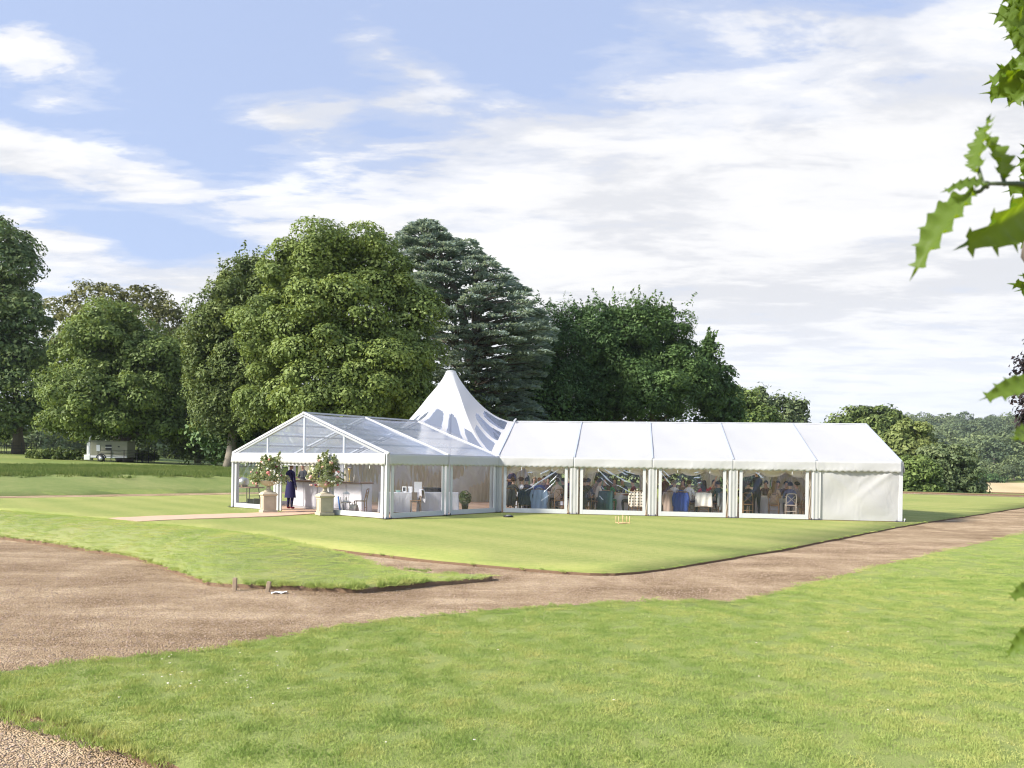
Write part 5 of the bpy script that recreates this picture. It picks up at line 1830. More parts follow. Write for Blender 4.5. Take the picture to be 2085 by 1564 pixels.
# --- chairs
def chair_proto(wood, name='cross_back_chair'):
    t = thing(name, 'x', 'chair')
    W_ = M[wood]
    MB().box((0, 0, .455), (.42, .41, .03), bev=.012).build('seat', W_, t)
    for s in (-1, 1):
        MB().tube([(s * .185, .18, 0), (s * .18, .175, .44)], [.014, .018], 8).build('leg', W_, t, True)
        MB().tube([(s * .19, -.20, 0), (s * .185, -.185, .46), (s * .19, -.235, .70), (s * .17, -.27, .88)], [.014, .018, .017, .015], 8).build('leg', W_, t, True)
    MB().tube([(-.19, -.265, .86), (-.1, -.285, .90), (.1, -.285, .90), (.19, -.265, .86)], .017, 8).build('top_rail', W_, t, True)
    MB().tube([(-.185, -.19, .50), (0, -.225, .68), (.17, -.262, .84)], .010, 6).build('cross_brace', W_, t, True)
    MB().tube([(.185, -.19, .50), (0, -.233, .68), (-.17, -.262, .84)], .010, 6).build('cross_brace', W_, t, True)
    MB().bar((-.18, .17, .20), (.18, .17, .20), .018).build('stretcher', W_, t)
    MB().bar((-.185, -.195, .22), (.185, -.195, .22), .018).build('stretcher', W_, t)
    return t
CH_W = chair_proto('wood'); CH_P = chair_proto('wood_pale')
_used = set()
def chair(loc, face, label, pale=False, group='cross back chairs at the round tables'):
    pr = CH_P if pale else CH_W
    if pr.name in _used: t = copy_tree(pr)
    else: t = pr; _used.add(pr.name)
    t.location = loc; t.rotation_euler = (0, 0, face)
    tag(t, label, 'chair', group)
    return t

def jacket(loc, face, col, label, name='jacket', ln=.62, sleeves=True, wide=.47, mat=None):
    """garment hung over a chair back: front and rear panels over the top rail, with sleeves"""
    t = thing(name, label, name.replace('_', ' '), loc, face)
    m = mat or cloth(col)
    r = random.Random(label)
    mb = MB()
    def fn(u, v):
        x = (u - .5) * wide * (1 + .18 * abs(v - .35))
        a = v / .42
        if v < .30:
            k = v / .30
            y, z = -.245 + .03 * k, .62 + .29 * k
            y += .02
        else:
            k = (v - .30) / .70
            y = -.285 - .05 * math.sin(k * 2.6) - .03 * k; z = .925 - ln * k - .02
        y += .018 * math.sin(u * 17 + r.random() * .01 + v * 2) * (v > .3)
        z += -.03 * abs(u - .5) * 2
        return (x, y, z)
    mb.grid(fn, 20, 18)
    mb.build('body', m, t, True).modifiers.new('th', 'SOLIDIFY').thickness = .012
    if sleeves:
        for s in (-1, 1):
            mb = MB(); mb.tube([(s * wide * .46, -.29, .86), (s * (wide * .56), -.32, .66), (s * (wide * .54), -.31, .42), (s * wide * .52, -.30, .34)], [.05, .062, .055, .05], 9)
            mb.build('sleeve', m, t, True)
        mb = MB(); mb.tube([(-.11, -.29, .925), (0, -.31, .955), (.11, -.29, .925)], [.02, .028, .02], 8)
        mb.build('collar', m, t, True)
    return t

FZ = .035
BACKN = YAW                  # facing away from the camera, into the wing
def seat_person(px, t, face, label, **kw):
    p = at_right(px, t, FZ)
    return person(label, p, face, **kw)
def turned(p, deg):          # a chair or person at p turned by deg from facing the back of the wing
    return YAW + math.radians(deg)

def round_table(px, t, label, r=.85):
    p = at_right(px, t, FZ)
    tb = thing('round_table', 'round table under ' + label, 'table', p, 0, 'round tables in the white wing')
    mb = MB(); mb.lathe([(.02, .70), (r - .02, .70), (r, .715), (r - .02, .73), (.02, .73)], 32); mb.build('tabletop', M['wood_pale'], tb, True)
    for k in range(4):
        a = PI / 4 + k * PI / 2
        MB().tube([(math.cos(a) * .5, math.sin(a) * .5, 0), (math.cos(a) * .45, math.sin(a) * .45, .70)], .018, 8).build('leg', M['alu'], tb, True)
    mb = MB()
    def cf(u, v):
        a = u * 2 * PI
        if v < .4: rr, z = (r + .006) * (v / .4), .735
        else:
            k = (v - .4) / .6
            rr = r + .02 + k * .10 * (1 + .5 * math.sin(a * 11)) ; z = .735 - .70 * k
        return (rr * math.cos(a), rr * math.sin(a), z)
    mb.grid(cf, 96, 12)
    c = mb.build('tablecloth', M['cloth'], None, True, loc=p); tag(c, 'white cloth on ' + label.replace('the cloth of ', ''), 'tablecloth', 'white cloths on the round tables')
    # centrepiece and a few glasses
    fp = thing('centrepiece', 'small vase of flowers on ' + label.replace('the cloth of ', ''), 'flowers', p + Vector((0, 0, .735)), 0, 'flower centrepieces')
    MB().lathe([(.03, 0), (.05, .04), (.035, .12), (.045, .15)], 12).build('vase', M['glass'], fp, True)
    rng = np.random.default_rng(int(px))
    dd = sphere_dirs(130, rng); P = np.array((0, 0, .27)) + dd * np.array((.17, .17, .12))
    v, f = leaves_np(P, dd, .06, rng)
    link('foliage', np_mesh('foliage', v, f, M['leaf_pale'], np.repeat(rng.random(130), 4)), fp)
    for k in range(5):
        a = k * 1.26; MB().ico((.12 * math.cos(a), .12 * math.sin(a), .32), .035, 1).build('bloom', cloth((.75, .5, .45) if k % 2 else (.8, .78, .7)), fp)
    for k in range(7):
        a = k * .9 + .3
        g = MB().lathe([(.03, 0), (.006, .008), (.006, .08), (.035, .13), (.03, .19)], 10).build('wine_glass', M['glass'], None, True, loc=p + Vector((math.cos(a) * .6, math.sin(a) * .6, .737)))
        tag(g, 'wine glass on ' + label.replace('the cloth of ', ''), 'glass', 'glasses on ' + label.replace('the cloth of ', ''))
    return p

ROUND = [(1095, 2.3, 'the first table from the pagoda'), (1262, 2.2, 'the second table from the pagoda'), (1420, 2.3, 'the third table from the pagoda'), (1575, 2.4, 'the fourth table from the pagoda')]
for px, t, l in ROUND: round_table(px, t, 'the cloth of ' + l)
for px, t, l in ((1180, 6.2, 'the table by the back windows at left'), (1400, 6.3, 'the table by the back windows at right')): round_table(px, t, 'the cloth of ' + l)

def guest(px, t, deg, label, chair_label=None, coat=None, **kw):
    p = at_right(px, t, FZ)
    a = YAW + math.radians(deg)
    person(label, p, a, 'sit', **kw)
    chair(p, a, chair_label or ('wooden chair under the ' + label), pale=kw.get('pale', False))
    if coat:
        jacket(p, a, coat[0], coat[1], *coat[2:])
# first window
person('standing person in navy T-shirt with folded arms at the first window', at_right(1041, 3.4, FZ), YAW + PI * .95, 'stand', top=(.035, .03, .07), legs=(.03, .05, .05), hair='black', arms='fold', sleeves='short')
guest(1060, .95, -60, 'woman with dark bun in pale grey blouse turning right', top=(.58, .60, .66), hair='brown', style='bun', arms='table')
guest(1044, .75, -20, 'guest in dark clothes at the left edge of the first window', top=(.06, .06, .06), hair='brown', coat=((.10, .095, .09), 'brown grey coat hung on the leftmost chair', 'coat', .66))
guest(1073, 1.0, 0, 'dark haired guest in navy waistcoat seen from behind', top=(.03, .035, .08), hair='black', coat=((.028, .045, .07), 'dark navy jacket over a chair back', 'jacket', .64))
guest(1089, 3.6, 180, 'blond woman facing the garden in the first window', top=(.45, .40, .38), hair='blond', style='long')
guest(1099, 1.0, 5, 'ginger guest in royal blue top', top=(.05, .10, .36), hair='ginger', coat=((.20, .28, .40), 'pale blue denim coat hanging to the floor', 'coat', .86, True, .58))
guest(1117, 3.5, 175, 'man in dark suit across the first table', top=(.05, .03, .05), hair='black')
guest(1136, 1.05, 25, 'woman in cream blouse with white headband', top=(.62, .50, .44), legs=(.02, .02, .025), hair='brown', style='band')
guest(1150, 1.7, 60, 'guest in dark green at the right edge of the first window', top=(.02, .05, .04), hair='black')
# second window
guest(1196, 1.5, -50, 'man in dark suit at the left of the second window', top=(.035, .035, .05), hair='black')
guest(1189, .8, -25, 'guest in grey coat close to the second window frame', top=(.05, .045, .05), hair='brown', coat=((.05, .055, .06), 'long charcoal coat over a chair at the second window', 'coat', .80))
guest(1213, 1.0, -75, 'man in cream shirt leaning towards the second table', top=(.62, .52, .46), legs=(.02, .03, .06), hair='brown', lean=.10)
guest(1240, .95, -20, 'dark haired woman in bright green dress', top=(.03, .22, .08), legs=(.02, .16, .06), hair='brown', style='long', sleeves=False, skirt=(.02, .16, .06), coat=((.012, .05, .05), 'dark teal shawl spread over a chair', 'shawl', .84, False, .62))
guest(1233, 3.4, 170, 'dark haired man across the second table', top=(.04, .04, .05), hair='black')
guest(1252, 3.7, 180, 'woman in brown across the second table', top=(.20, .13, .09), hair='brown', style='long')
guest(1267, 3.6, 190, 'guest in black across the second table', top=(.03, .03, .03), hair='black')
guest(1293, 1.2, 70, 'guest in maroon top at the right of the second window', top=(.17, .02, .035), hair='black')
# third window
person('person in dark red standing by the third window frame', at_right(1354, 1.3, FZ), YAW - .6, 'stand', top=(.10, .03, .035), legs=(.03, .02, .025), hair='brown', arms='down', height=.86)
guest(1372, 1.1, -30, 'grey haired woman in white blouse', top=(.70, .68, .67), hair='grey', coat=((.40, .31, .26), 'taupe coat hanging behind the grey haired woman', 'coat', .84, True, .5))
guest(1402, 1.05, -35, 'man in white shirt seen from behind', top=(.74, .74, .78), legs=(.02, .025, .09), hair='brown')
jacket(at_right(1386, .85, FZ), YAW, (.025, .06, .24), 'royal blue jacket over an empty chair', 'jacket', .76, True, .5); chair(at_right(1386, .85, FZ), YAW, 'wooden chair under the royal blue jacket')
guest(1391, 3.5, 175, 'brown haired guest facing the garden across the third table', top=(.25, .18, .15), hair='brown', style='long')
o = person('dark haired woman in red dress raising her arm', at_right(1434, 1.1, FZ), YAW - .1, 'sit', top=(.50, .03, .05), legs=(.35, .02, .04), hair='black', style='long', arms='raise', sleeves=False, skirt=(.35, .02, .04)); chair(at_right(1434, 1.1, FZ), YAW - .1, 'wooden chair of the woman in red')
jacket(at_right(1434, 1.1, FZ), YAW - .1, (.72, .70, .64), 'white shawl spread over the chair of the woman in red', 'shawl', .56, False, .62)
guest(1455, 3.3, 165, 'dark haired guest behind the raised arm', top=(.22, .18, .12), hair='black', style='long')
guest(1466, 1.2, 30, 'guest in dark green at the right of the third window', top=(.02, .07, .06), hair='black', coat=((.16, .18, .18), 'grey jacket over the chair at the third window edge', 'jacket', .70))
# fourth window
o = person('ginger waiter in navy waistcoat standing at the fourth window', at_right(1541, 1.35, FZ), YAW + .3, 'stand', top=(.022, .028, .06), legs=(.02, .022, .03), hair='ginger', arms='pour')
guest(1512, 1.2, -40, 'brown haired guest in dark jacket at the fourth window frame', top=(.05, .045, .04), hair='brown', style='long')
guest(1524, 1.0, -10, 'guest in black seated beside the ginger waiter', top=(.02, .025, .03), hair='brown')
guest(1560, 3.5, 170, 'dark haired guest across the fourth table, left one', top=(.10, .07, .06), hair='black')
guest(1577, 1.2, -15, 'woman in beige dress with long light brown hair', top=(.50, .36, .22), legs=(.45, .32, .2), hair='light', style='long', skirt=(.45, .32, .2))
guest(1584, 3.6, 180, 'dark haired guest across the fourth table, middle one', top=(.30, .25, .22), hair='black')
guest(1600, 3.5, 190, 'dark haired guest across the fourth table, right one', top=(.06, .03, .05), hair='black')
p = at_right(1610, 1.0, FZ); person('man in slate blue shirt on pale chair', p, YAW, 'sit', top=(.11, .13, .26), legs=(.05, .05, .08), hair='black'); chair(p, YAW, 'pale chair with crossed back under the man in slate blue', pale=True)
guest(1626, 2.2, 60, 'dark haired guest at the right edge of the fourth window', top=(.28, .24, .2), hair='black')
# polka dot shawl
def dots():
    m, t, b, out = base_mat('polka_dots')
    g = t.new('ShaderNodeTexCoord').outputs['Object']
    s = t.vmath('MULTIPLY', g, (9, 0, 9))
    f = t.vmath('FRACTION', s)
    d = t.vmath('DISTANCE', f, (.5, 0, .5)).node.outputs['Value']
    k = t.math('LESS_THAN', d, .27)
    t.put(b.inputs['Base Color'], t.mix(k, (.70, .62, .52), (.012, .012, .014))); b.inputs['Roughness'].default_value = .85
    return m
jacket(at_right(1298, .8, FZ), YAW, None, 'cream jacket with black polka dots over a chair', 'jacket', .62, True, .52, dots()); chair(at_right(1298, .8, FZ), YAW, 'wooden chair under the polka dot jacket')
# people further inside
for i, (px, t, tp, hr, lab) in enumerate(((1110, 6.9, (.3, .25, .25), 'brown', 'guest in grey pink at the back table, left'), (1160, 5.1, (.08, .06, .12), 'black', 'guest in dark purple at the back table, centre'), (1215, 5.4, (.25, .2, .15), 'brown', 'guest in tan at the back table, right'), (1370, 5.2, (.04, .05, .06), 'black', 'guest in black at the far right table, left'), (1425, 5.3, (.3, .3, .32), 'brown', 'guest in grey at the far right table, right'))):
    guest(px, t, 160 if t > 6 else 10, lab, top=tp, hair=hr)

# ------------------------------------------------------------------ clear wing: bar, cask, tables
GZ = YL + PI / 2   # direction along the gable (q axis)
ROTG = math.atan2(-Q_[1], -Q_[0])     # local +x runs along the gable from left to right
def lpos(px, m, z=FZ): return at_left(px, m, z)
a, b = lpos(604, 4.3), lpos(748, 4.3)
c = (a + b) / 2; ln = (b - a).length
bar = thing('bar_counter', 'long white panelled bar counter with brown top inside the clear wing', 'bar', c, ROTG)
MB().box((0, 0, .53), (ln, .5, 1.05)).build('carcass', M['bar_front'], bar)
MB().box((0, -.04, 1.085), (ln + .1, .66, .05), bev=.01).build('worktop', M['wood_dark'], bar)
np_ = 5
for k in range(np_):
    w = ln / np_
    MB().box((-ln / 2 + w * (k + .5), -.262, .56), (w - .05, .02, .94), bev=.006).build('front_panel', M['bar_front'], bar)
MB().box((0, -.258, .04), (ln, .015, .08)).build('kickboard', M['alu'], bar)
# white screen behind the bar
a, b = lpos(612, 1.9), lpos(700, 1.9); c2 = (a + b) / 2; l2 = (b - a).length
sc = thing('backdrop_screen', 'plain white screen standing behind the bar staff', 'screen', c2, ROTG)
MB().box((0, 0, 1.1), (l2, .05, 2.05)).build('panel', M['white_paint'], sc)
for s in (-1, 1): MB().box((s * l2 * .4, 0, .03), (.08, .5, .06)).build('foot', M['alu'], sc)
person('person in long navy dress coat standing in the doorway, seen from behind', lpos(592, 5.2), ROTG + .1, 'stand', top=(.020, .018, .075), legs=(.016, .014, .04), hair='brown', arms='down', shoes=(.25, .03, .05), skirt=(.020, .018, .075), skin=1)
person('barman in charcoal shirt serving behind the bar', lpos(618, 3.2), ROTG + PI, 'stand', top=(.10, .105, .12), legs=(.03, .03, .04), hair='brown', arms='table')
person('bar worker with plum hair in navy behind the bar', lpos(640, 3.1), ROTG + PI + .7, 'stand', top=(.03, .025, .10), legs=(.03, .03, .04), hair='plum', arms='table', lean=.12)
# gold vase, bottles on the bar
v_ = thing('trumpet_vase', 'tall gold trumpet vase standing on the bar', 'vase', lpos(712, 4.3, FZ + 1.11))
MB().lathe([(.10, 0), (.09, .015), (.02, .03), (.022, .2), (.05, .42), (.075, .50)], 18).build('body', M['gold'], v_, True)
MB().ico((0, 0, .52), .085, 2, (1, 1, .5)).build('stopper', cloth((.35, .3, .3)), v_)
for i, px in enumerate((700, 722, 733, 655)):
    g = MB().lathe([(.035, 0), (.036, .16), (.014, .22), (.013, .28)], 12).build('bottle', cloth((.55, .5, .45)) if i % 2 else M['glass'], None, True, loc=lpos(px, 4.25, FZ + 1.112))
    tag(g, ('pale bottle left of the gold vase on the bar', 'clear bottle right of the gold vase on the bar', 'pale bottle at the right end of the bar', 'bottle beside the bar staff')[i], 'bottle', 'bottles on the bar')
# trestle with beer cask, crate below
p = lpos(506, 4.9)
tr = thing('trestle_table', 'dark trestle table carrying the beer cask by the left pane', 'table', p, ROTG)
MB().box((0, 0, .745), (1.3, .7, .04), bev=.01).build('tabletop', M['wood_dark'], tr)
for s in (-1, 1):
    for q in (-1, 1):
        MB().tube([(s * .5, q * .28, 0), (s * .42, q * .22, .72)], .018, 8).build('leg', M['black'], tr, True)
    MB().bar((s * .46, -.25, .4), (s * .46, .25, .4), .02).build('brace', M['black'], tr)
ck = thing('beer_cask', 'steel beer cask lying on the trestle table', 'cask', p + Vector((-.28, 0, .767)), ROTG + .25)
mb = MB(); mb.lathe([(.12, -.27), (.165, -.26), (.19, -.12), (.195, 0), (.19, .12), (.165, .26), (.12, .27)], 24)
cm = mb.build('body', M['steel'], ck, True, loc=(0, 0, .20), rot=(0, PI / 2, 0))
MB().tube([(0, -.19, .28), (0, -.15, .35), (0, 0, .402), (0, .15, .35), (0, .19, .28)], .02, 6).build('strap', cloth((.30, .08, .08)), ck, True)
MB().box((.22, -.14, .20), (.10, .03, .09)).build('label_card', cloth((.75, .65, .12)), ck)
for s in (-1, 1): MB().box((s * .15, 0, .035), (.05, .34, .07)).build('chock', M['wood'], ck)
t = thing('jug', 'brown stoneware jug at the right end of the trestle table', 'jug', p + Vector((.38, -.05, .767)))
MB().lathe([(.06, 0), (.075, .08), (.07, .2), (.045, .27), (.05, .3)], 16).build('body', M['wood_dark'], t, True)
MB().tube([(.05, 0, .26), (.11, 0, .22), (.10, 0, .12), (.07, 0, .08)], .01, 6).build('handle', M['wood_dark'], t, True)
t = thing('storage_crate', 'grey black plastic crate on the ground under the trestle', 'crate', lpos(519, 5.2), ROTG)
mb = MB()
for (x, y, sx, sy) in ((0, -.16, .46, .02), (0, .16, .46, .02), (-.22, 0, .02, .30), (.22, 0, .02, .30)): mb.box((x, y, .15), (sx, sy, .28))
mb.build('side', M['black'], t); MB().box((0, 0, .025), (.42, .30, .02)).build('base', M['black'], t)
for s in (-1, 1): MB().box((0, s * .175, .295), (.52, .03, .03)).build('rim', M['black'], t)
# white draped tables by the side windows
def long_table(pa, pb, label, w=.75, z=.75, group=None):
    c = (pa + pb) / 2; L_ = (pb - pa).length; ang = math.atan2(pb.y - pa.y, pb.x - pa.x)
    tb = thing('trestle_table', label, 'table', c, ang)
    MB().box((0, 0, z - .02), (L_ - .02, w - .02, .03)).build('tabletop', M['wood_pale'], tb)
    for s in (-1, 1):
        for q in (-1, 1): MB().tube([(s * L_ * .4, q * w * .35, 0), (s * L_ * .4, q * w * .35, z - .04)], .016, 8).build('leg', M['black'], tb, True)
    mb = MB()
    per = [(-L_ / 2, -w / 2), (L_ / 2, -w / 2), (L_ / 2, w / 2), (-L_ / 2, w / 2)]
    P = resample(per, .05); n = len(P)
    vs = [(q[0], q[1], z) for q in P] + [(q[0] * (1 + .03) + .012 * math.sin(i * 1.3) * np.sign(q[0]), q[1] * 1.06 + .018 * math.sin(i * .9) * np.sign(q[1]), .02) for i, q in enumerate(P)]
    mb.add(vs, [tuple(range(n))] + [(i, n + i, n + (i + 1) % n, (i + 1) % n) for i in range(n)])
    cl = mb.build('tablecloth', M['cloth'], None, False, loc=c, rot=(0, 0, ang))
    tag(cl, 'white cloth over the ' + label, 'tablecloth')
    return tb
long_table(lpos(772, 3.9), lpos(838, 3.0), 'long table behind the corner post of the clear wing')
long_table(lpos(852, 2.55), lpos(934, 1.55), 'table with white sign near the inner corner')
p = lpos(852, 2.7, FZ + .75)
t = thing('table_sign', 'blank white easel sign standing on the white table', 'sign', p, ROTG + .5)
MB().box((0, 0, .20), (.30, .012, .40)).build('board', M['white_paint'], t); MB().bar((0, .0, .25), (0, .14, 0), .015).build('strut', M['wood_pale'], t)
for i, (px, m, cl, lab) in enumerate(((824, 3.2, (.05, .05, .06), 'small dark framed picture on the white table'), (836, 3.05, (.7, .7, .72), 'small white framed card on the white table'), (812, 3.35, (.35, .55, .5), 'green glass dish on the white table'))):
    t = thing('picture_frame' if i < 2 else 'glass_dish', lab, 'frame' if i < 2 else 'dish', lpos(px, m, FZ + .752), ROTG + .4)
    if i < 2:
        MB().box((0, 0, .11), (.17, .02, .22)).build('frame', M['white_paint'], t); MB().box((0, -.012, .11), (.11, .006, .15)).build('picture', cloth(cl), t); MB().bar((0, .01, .15), (0, .09, 0), .01).build('stand', M['black'], t)
    else:
        MB().lathe([(.05, 0), (.09, .03), (.11, .06), (.10, .06), (.08, .035), (.02, .01)], 16).build('bowl', cloth(cl), t, True)
p = lpos(888, 1.2)
t = thing('speaker_case', 'dark flight case behind the white table', 'case', p, ROTG)
MB().box((0, 0, .42), (.9, .5, .84), bev=.02).build('body', M['black'], t); MB().box((0, 0, .87), (.92, .52, .05), bev=.01).build('lid', M['black'], t)
for s in (-1, 1): MB().box((s * .3, -.26, .6), (.14, .02, .05)).build('handle', M['alu'], t)
chair(lpos(846, 3.1), ROTG + PI * .8, 'wooden chair with white napkin pulled back from the white table')
jacket(lpos(846, 3.1), ROTG + PI * .8, (.74, .74, .78), 'white cloth thrown over the chair by the white table', 'shawl', .5, False, .5)
# pot plant in the hub
t = thing('potted_plant', 'leafy potted plant on the floor near the inner corner', 'plant', lpos(948, .5))
t.scale = (.8, .8, .75)
MB().lathe([(.13, 0), (.18, .3), (.19, .32), (.16, .32)], 16).build('pot', M['black'], t, True)
rng = np.random.default_rng(5); dd = sphere_dirs(260, rng); P = np.array((0, 0, .68)) + dd * np.array((.30, .30, .38)); v, f = leaves_np(P, dd + np.array((0, 0, .4)), .16, rng, .4)
link('foliage', np_mesh('foliage', v, f, M['leaf_dark'], np.repeat(rng.random(260), 4)), t); MB().tube([(0, 0, .3), (.02, 0, .7)], .012, 6).build('stem', M['bark'], t)
# lantern, folded sign and low stool behind the right gable pane
t = thing('lantern', 'white metal lantern standing on a small stool', 'lantern', lpos(706, 5.3, FZ + .42))
MB().box((0, 0, .02), (.20, .20, .03)).build('base', M['white_paint'], t); mb = MB()
for sx in (-1, 1):
    for sy in (-1, 1): MB().bar((sx * .085, sy * .085, .03), (sx * .085, sy * .085, .27), .014).build('post', M['white_paint'], t)
MB().lathe([(.14, .27), (.10, .33), (.03, .37), (.03, .40)], 4).build('roof', M['white_paint'], t); MB().lathe([(.03, .035), (.03, .15), (.004, .165)], 10).build('candle', cloth((.75, .7, .6)), t)
t = thing('stool', 'low pale stool under the white lantern', 'stool', lpos(706, 5.3)); MB().lathe([(.02, .38), (.19, .38), (.20, .40), (.19, .42), (.02, .42)], 20).build('seat', M['wood_pale'], t, True)
for k in range(3): a_ = k * 2.09; MB().tube([(.16 * math.cos(a_), .16 * math.sin(a_), 0), (.12 * math.cos(a_), .12 * math.sin(a_), .38)], .015, 6).build('leg', M['black'], t, True)
t = thing('folded_board', 'blue and white folded board leaning beside the second urn', 'board', lpos(692, 5.45), ROTG)
MB().box((0, 0, .30), (.05, .03, .62), Matrix.Rotation(-.22, 3, 'Y')).build('panel', M['blue'], t); MB().box((.12, .02, .29), (.05, .03, .62), Matrix.Rotation(-.4, 3, 'Y')).build('panel', M['white_paint'], t)
p = lpos(735, 5.0)
chair(p, ROTG + 2.2, 'wooden chair beside the bar end in the clear wing'); 
t = thing('flight_bag', 'pale canvas bag on the floor behind the right gable pane', 'bag', lpos(722, 5.35), ROTG)
mb = MB(); mb.grid(lambda u, v: ((u - .5) * .36 * (1 - .12 * v), -.10 * math.cos((v - .5) * 2.2) * (1 - v * .3), .34 * v), 10, 8); mb.grid(lambda u, v: ((.5 - u) * .36 * (1 - .12 * v), .10 * math.cos((v - .5) * 2.2) * (1 - v * .3), .34 * v), 10, 8)
mb.build('body', cloth((.55, .50, .44)), t, True); MB().tube([(-.09, 0, .33), (-.06, 0, .42), (.06, 0, .42), (.09, 0, .33)], .01, 6).build('handle', M['black'], t, True)

# ------------------------------------------------------------------ urns with flowers either side of the door
M['leaf_bouquet'] = leaf_mat('bouquet_leaves', (.12, .17, .07), (.32, .38, .19), (.62, .64, .44), .35)
BLOOM = [cloth((.66, .22, .20)), cloth((.72, .40, .36)), cloth((.78, .76, .68)), cloth((.70, .42, .36)), cloth((.74, .70, .52)), cloth((.22, .06, .10))]
def urn(px, py, side, seed):
    p = un(px, py)
    t = thing('stone_pedestal', side + ' square stone pedestal by the marquee door', 'pedestal', p, YL - .35, 'stone pedestals by the door')
    MB().box((0, 0, .05), (.54, .54, .10), bev=.012).build('plinth', M['stone_urn'], t)
    MB().box((0, 0, .36), (.47, .47, .52), bev=.008).build('shaft', M['stone_urn'], t)
    for k in range(4):
        R = Matrix.Rotation(k * PI / 2, 3, 'Z')
        for (x, z, sx, sz) in ((0, .57, .36, .025), (0, .17, .36, .025), (-.17, .37, .025, .375), (.17, .37, .025, .375)):
            q = R @ Vector((x, -.24, z)); MB().box(q, (sx, .02, sz), R).build('panel_moulding', M['stone_urn'], t)
    mb = MB(); mb.lathe([(.34, .62), (.38, .65), (.39, .69), (.37, .70), (.33, .73), (.26, .77)], 4); mb.build('cap', M['stone_urn'], t, rot=(0, 0, PI / 4))
    u = thing('garden_urn', side + ' shallow stone urn on its pedestal by the door', 'urn', p + Vector((0, 0, .768)), 0, 'stone urns by the door')
    MB().lathe([(.17, 0), (.17, .03), (.10, .06), (.07, .12), (.08, .18), (.06, .20)], 24).build('foot', M['stone_urn'], u, True)
    MB().lathe([(.06, .20), (.14, .22), (.25, .28), (.30, .34), (.31, .37), (.34, .39), (.34, .41), (.28, .41), (.22, .36), (.02, .34)], 28).build('bowl', M['stone_urn'], u, True)
    f_ = thing('flower_arrangement', ('%s lavish arrangement of coral and white flowers over the urn' % side), 'flowers', p + Vector((0, 0, 1.13)), 0, 'flower arrangements in the urns')
    rng = np.random.default_rng(seed)
    lb = [(np.array((0, 0, .35)), np.array((.42, .40, .36))), (np.array((.34, 0, .16)), np.array((.28, .3, .26))), (np.array((-.32, 0, .2)), np.array((.26, .3, .26))), (np.array((.08, 0, .66)), np.array((.26, .26, .24)))]
    v, f, tn, CC = crown_np(lb, rng, .14, 80, 20, .10, core=.06, shoots=30, aspect=.4)
    fl = link('foliage', np_mesh('foliage', v, f, M['leaf_bouquet'], tn), f_)
    mb = MB()
    for k in range(26):
        q = CC[rng.integers(len(CC))] * 1.08; mb.tube([(0, 0, 0), tuple(q * .55 + np.array((0, 0, .08))), tuple(q)], [.006, .005, .003], 4, cap=False)
    mb.build('stems', M['leaf_bouquet'], f_)['kind'] = 'stuff'
    # trailing sprays
    for k in range(64):
        d = sphere_dirs(1, rng)[0]; d[1] = -abs(d[1]) * .8 - .15
        kk = int(rng.integers(4)); c = lb[kk][0] + lb[kk][1] * d * 1.28
        if c[2] < -.1: continue
        mi = int(rng.choice([0, 1, 2, 2, 2, 2, 3, 4, 4, 4, 2, 5])); r_ = rng.uniform(.03, .055) * (1.45 if mi in (0, 1, 3) else 1.0)
        mb = MB()
        for ring, (rr, zz, nn) in enumerate(((1.0, 0, 7), (.66, .25, 6), (.35, .42, 4))):
            for j in range(nn):
                a = j * 2 * PI / nn + ring * .4
                c0 = Vector((math.cos(a) * rr * r_ * .55, math.sin(a) * rr * r_ * .55, zz * r_))
                mb.ico(c0, r_ * .45, 1, (1, 1, .55))
        z = Vector(d) + Vector((0, -.3, .3)); q = z.to_track_quat('Z', 'Y').to_euler()
        mb.build('bloom', BLOOM[mi], f_, True, loc=tuple(c), rot=tuple(q))
urn(546, 1044, 'left', 7)
urn(661, 1049, 'right', 8)

# ------------------------------------------------------------------ lawn game, disc, stakes, litter
p = un(1268, 1067)
t = thing('quoits_set', 'small wooden peg game standing on the lawn', 'lawn game', p, .3)
t.scale = (.7, .7, .75)
MB().bar((-.30, -.16, .02), (.30, .16, .02), .06, .035).build('base_bar', M['peg'], t); MB().bar((-.30, .16, .055), (.30, -.16, .055), .06, .035).build('base_bar', M['peg'], t)
for (x, y) in ((-.28, -.15), (.28, .15), (-.28, .15), (.28, -.15), (0, 0)):
    MB().tube([(x, y, .04), (x, y, .34 if x else .40)], .017, 8).build('peg', M['peg'], t, True)
p = un(1035, 1053)
t = thing('ground_disc', 'small dark disc lying on the lawn before the inner corner', 'disc', p)
MB().lathe([(.16, 0), (.185, .015), (.18, .05), (.13, .065), (.02, .065)], 24).build('body', M['black'], t, True); MB().lathe([(.10, .066), (.09, .075), (.02, .075)], 20).build('lens', M['alu'], t, True)
for i, (x, y, h, ln_) in enumerate(((478, 1204, .20, .02), (546, 1207, .165, .12))):
    p = un(x, y, -.05)
    mb = MB(); R = Matrix.Rotation(ln_ * 1.5, 3, 'Y')
    mb.box(Vector((0, 0, h / 2)), (.058, .05, h), R, bev=.006)
    o = mb.build('edging_stake', M['weathered'], None, False, loc=p); tag(o, ('upright weathered stake at the foot of the mound', 'shorter tilted stake at the foot of the mound')[i], 'stake', 'wooden edging stakes')
p = un(568, 1209, -.045)
mb = MB(); mb.grid(lambda u, v: ((u - .5) * .22, (v - .5) * .09, .025 * abs(math.sin(u * 5 + v * 3)) + .006), 8, 5)
tag(mb.build('litter', M['white_paint'], None, True, loc=p, rot=(0, 0, .3)), 'crumpled white scrap of paper beside the stakes', 'litter')

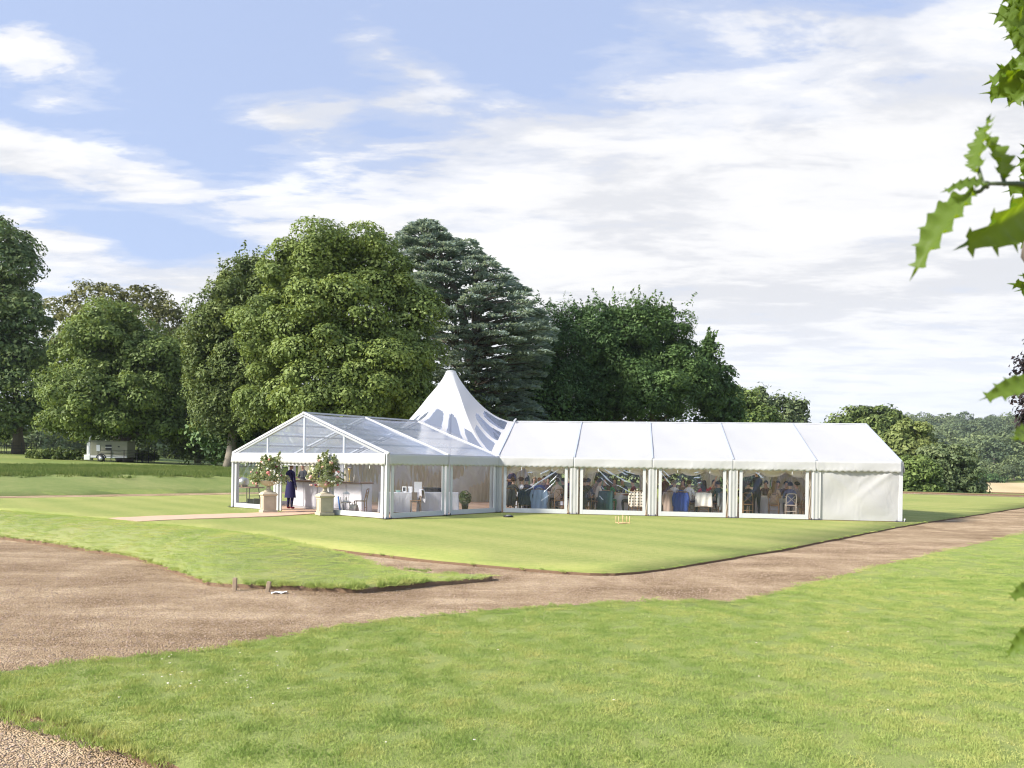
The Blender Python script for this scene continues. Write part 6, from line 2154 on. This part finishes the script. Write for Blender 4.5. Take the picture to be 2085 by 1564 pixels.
# ------------------------------------------------------------------ trailer and iron tree guards in the park
b = un(235, 940, d=86); bz = ground_z(b.x, b.y)
M['trailer'] = plain('trailer_panel', (.22, .22, .17), .5, .08)
t = thing('service_trailer', 'cream service trailer parked in the shade of the chestnut', 'trailer', (b.x, b.y, bz), .05)
k = 86 / FPX
MB().box((-.25, 0, 1.32), (3.8, 2.0, 1.70), bev=.06).build('body', M['trailer'], t)
MB().box((-.25, 0, 2.20), (3.85, 2.05, .08), bev=.03).build('roof', M['trailer'], t)
MB().box((-.25, -1.0, .55), (3.75, .05, .22)).build('skirt', M['bar_front'], t)
wn = MB().box((-.30, -1.012, 1.55), (.62, .03, .52)).build('window', M['black'], t)
MB().box((-.30, -1.035, 1.55), (.68, .02, .05)).build('glazing_bar', M['white_paint'], wn)
MB().box((-1.35, -1.012, 1.45), (.36, .03, .66)).build('vent', M['alu'], t)
MB().box((.75, -1.012, 1.62), (.18, .03, .12)).build('vent', M['black'], t)
for x in (-1.05, ):
    w = MB(); w.lathe([(.12, -.09), (.34, -.09), (.36, -.05), (.36, .05), (.34, .09), (.12, .09)], 24); wh = w.build('wheel', M['black'], t, True, loc=(x, -1.02, .36), rot=(PI / 2, 0, 0))
    w = MB(); w.lathe([(.03, -.10), (.20, -.10), (.20, .09), (.03, .09)], 16); w.build('rim', M['alu'], wh, True, loc=(0, 0, .01))
mb = MB(); mb.tube([(-1.05 + .48 * math.cos(q), -1.03, .36 + .48 * math.sin(q)) for q in np.linspace(.1, PI - .1, 12)], .05, 6); mb.build('mudguard', M['black'], t, True)
MB().box((-2.55, -.5, .45), (.62, .8, .55), bev=.04).build('front_box', M['white_paint'], t); MB().bar((-2.2, 0, .45), (-3.6, 0, .42), .09).build('drawbar', M['black'], t)
MB().box((-2.45, -.55, 1.35), (.36, .5, 1.25), bev=.03).build('cabinet', M['white_paint'], t); MB().box((-2.45, -.81, 1.3), (.16, .03, .8)).build('grille', M['bar_front'], t)
MB().tube([(-2.5, -.5, 1.95), (-2.45, -.5, 2.5), (-2.3, -.5, 2.75)], [.10, .09, .05], 8).build('flue', M['white_paint'], t, True)

def tree_guard(px, d, w, h, label):
    b = un(px, 940, d=d); bz = ground_z(b.x, b.y)
    t = thing('iron_tree_guard', label, 'railing', (b.x, b.y, bz))
    pts = [(-w / 2, -w / 2), (w / 2, -w / 2), (w / 2, w / 2), (-w / 2, w / 2)]
    for i in range(4):
        p, q = np.array(pts[i]), np.array(pts[(i + 1) % 4])
        for z in (.25, .6, .95, h): MB().bar((*p, z), (*q, z), .035, .035).build('rail', M['black'], t)
        for j in range(3):
            r_ = p + (q - p) * j / 3; MB().bar((*r_, -.05), (*r_, h + .05), .05, .05).build('post', M['black'], t)
tree_guard(258, 87, 4.1, 1.25, 'black iron railing around the chestnut trunk')
tree_guard(33, 96, 3.0, 1.25, 'black iron railing around the leftmost trunk')

# ------------------------------------------------------------------ thin summer air
hm = bpy.data.materials.new('haze')
hm.use_nodes = True
H = NT(hm.node_tree)
H.n.remove(H.n['Principled BSDF'])
pv = H.new('ShaderNodeVolumePrincipled')
pv.inputs['Color'].default_value = (0.80, 0.88, 1.0, 1)
pv.inputs['Density'].default_value = 0.00011
pv.inputs['Anisotropy'].default_value = 0.2
H.l.new(pv.outputs[0], H.n['Material Output'].inputs['Volume'])
hz_ = MB().box((8, 55, 72), (5600, 5600, 156)).build('haze', hm)
hz_['kind'] = 'stuff'
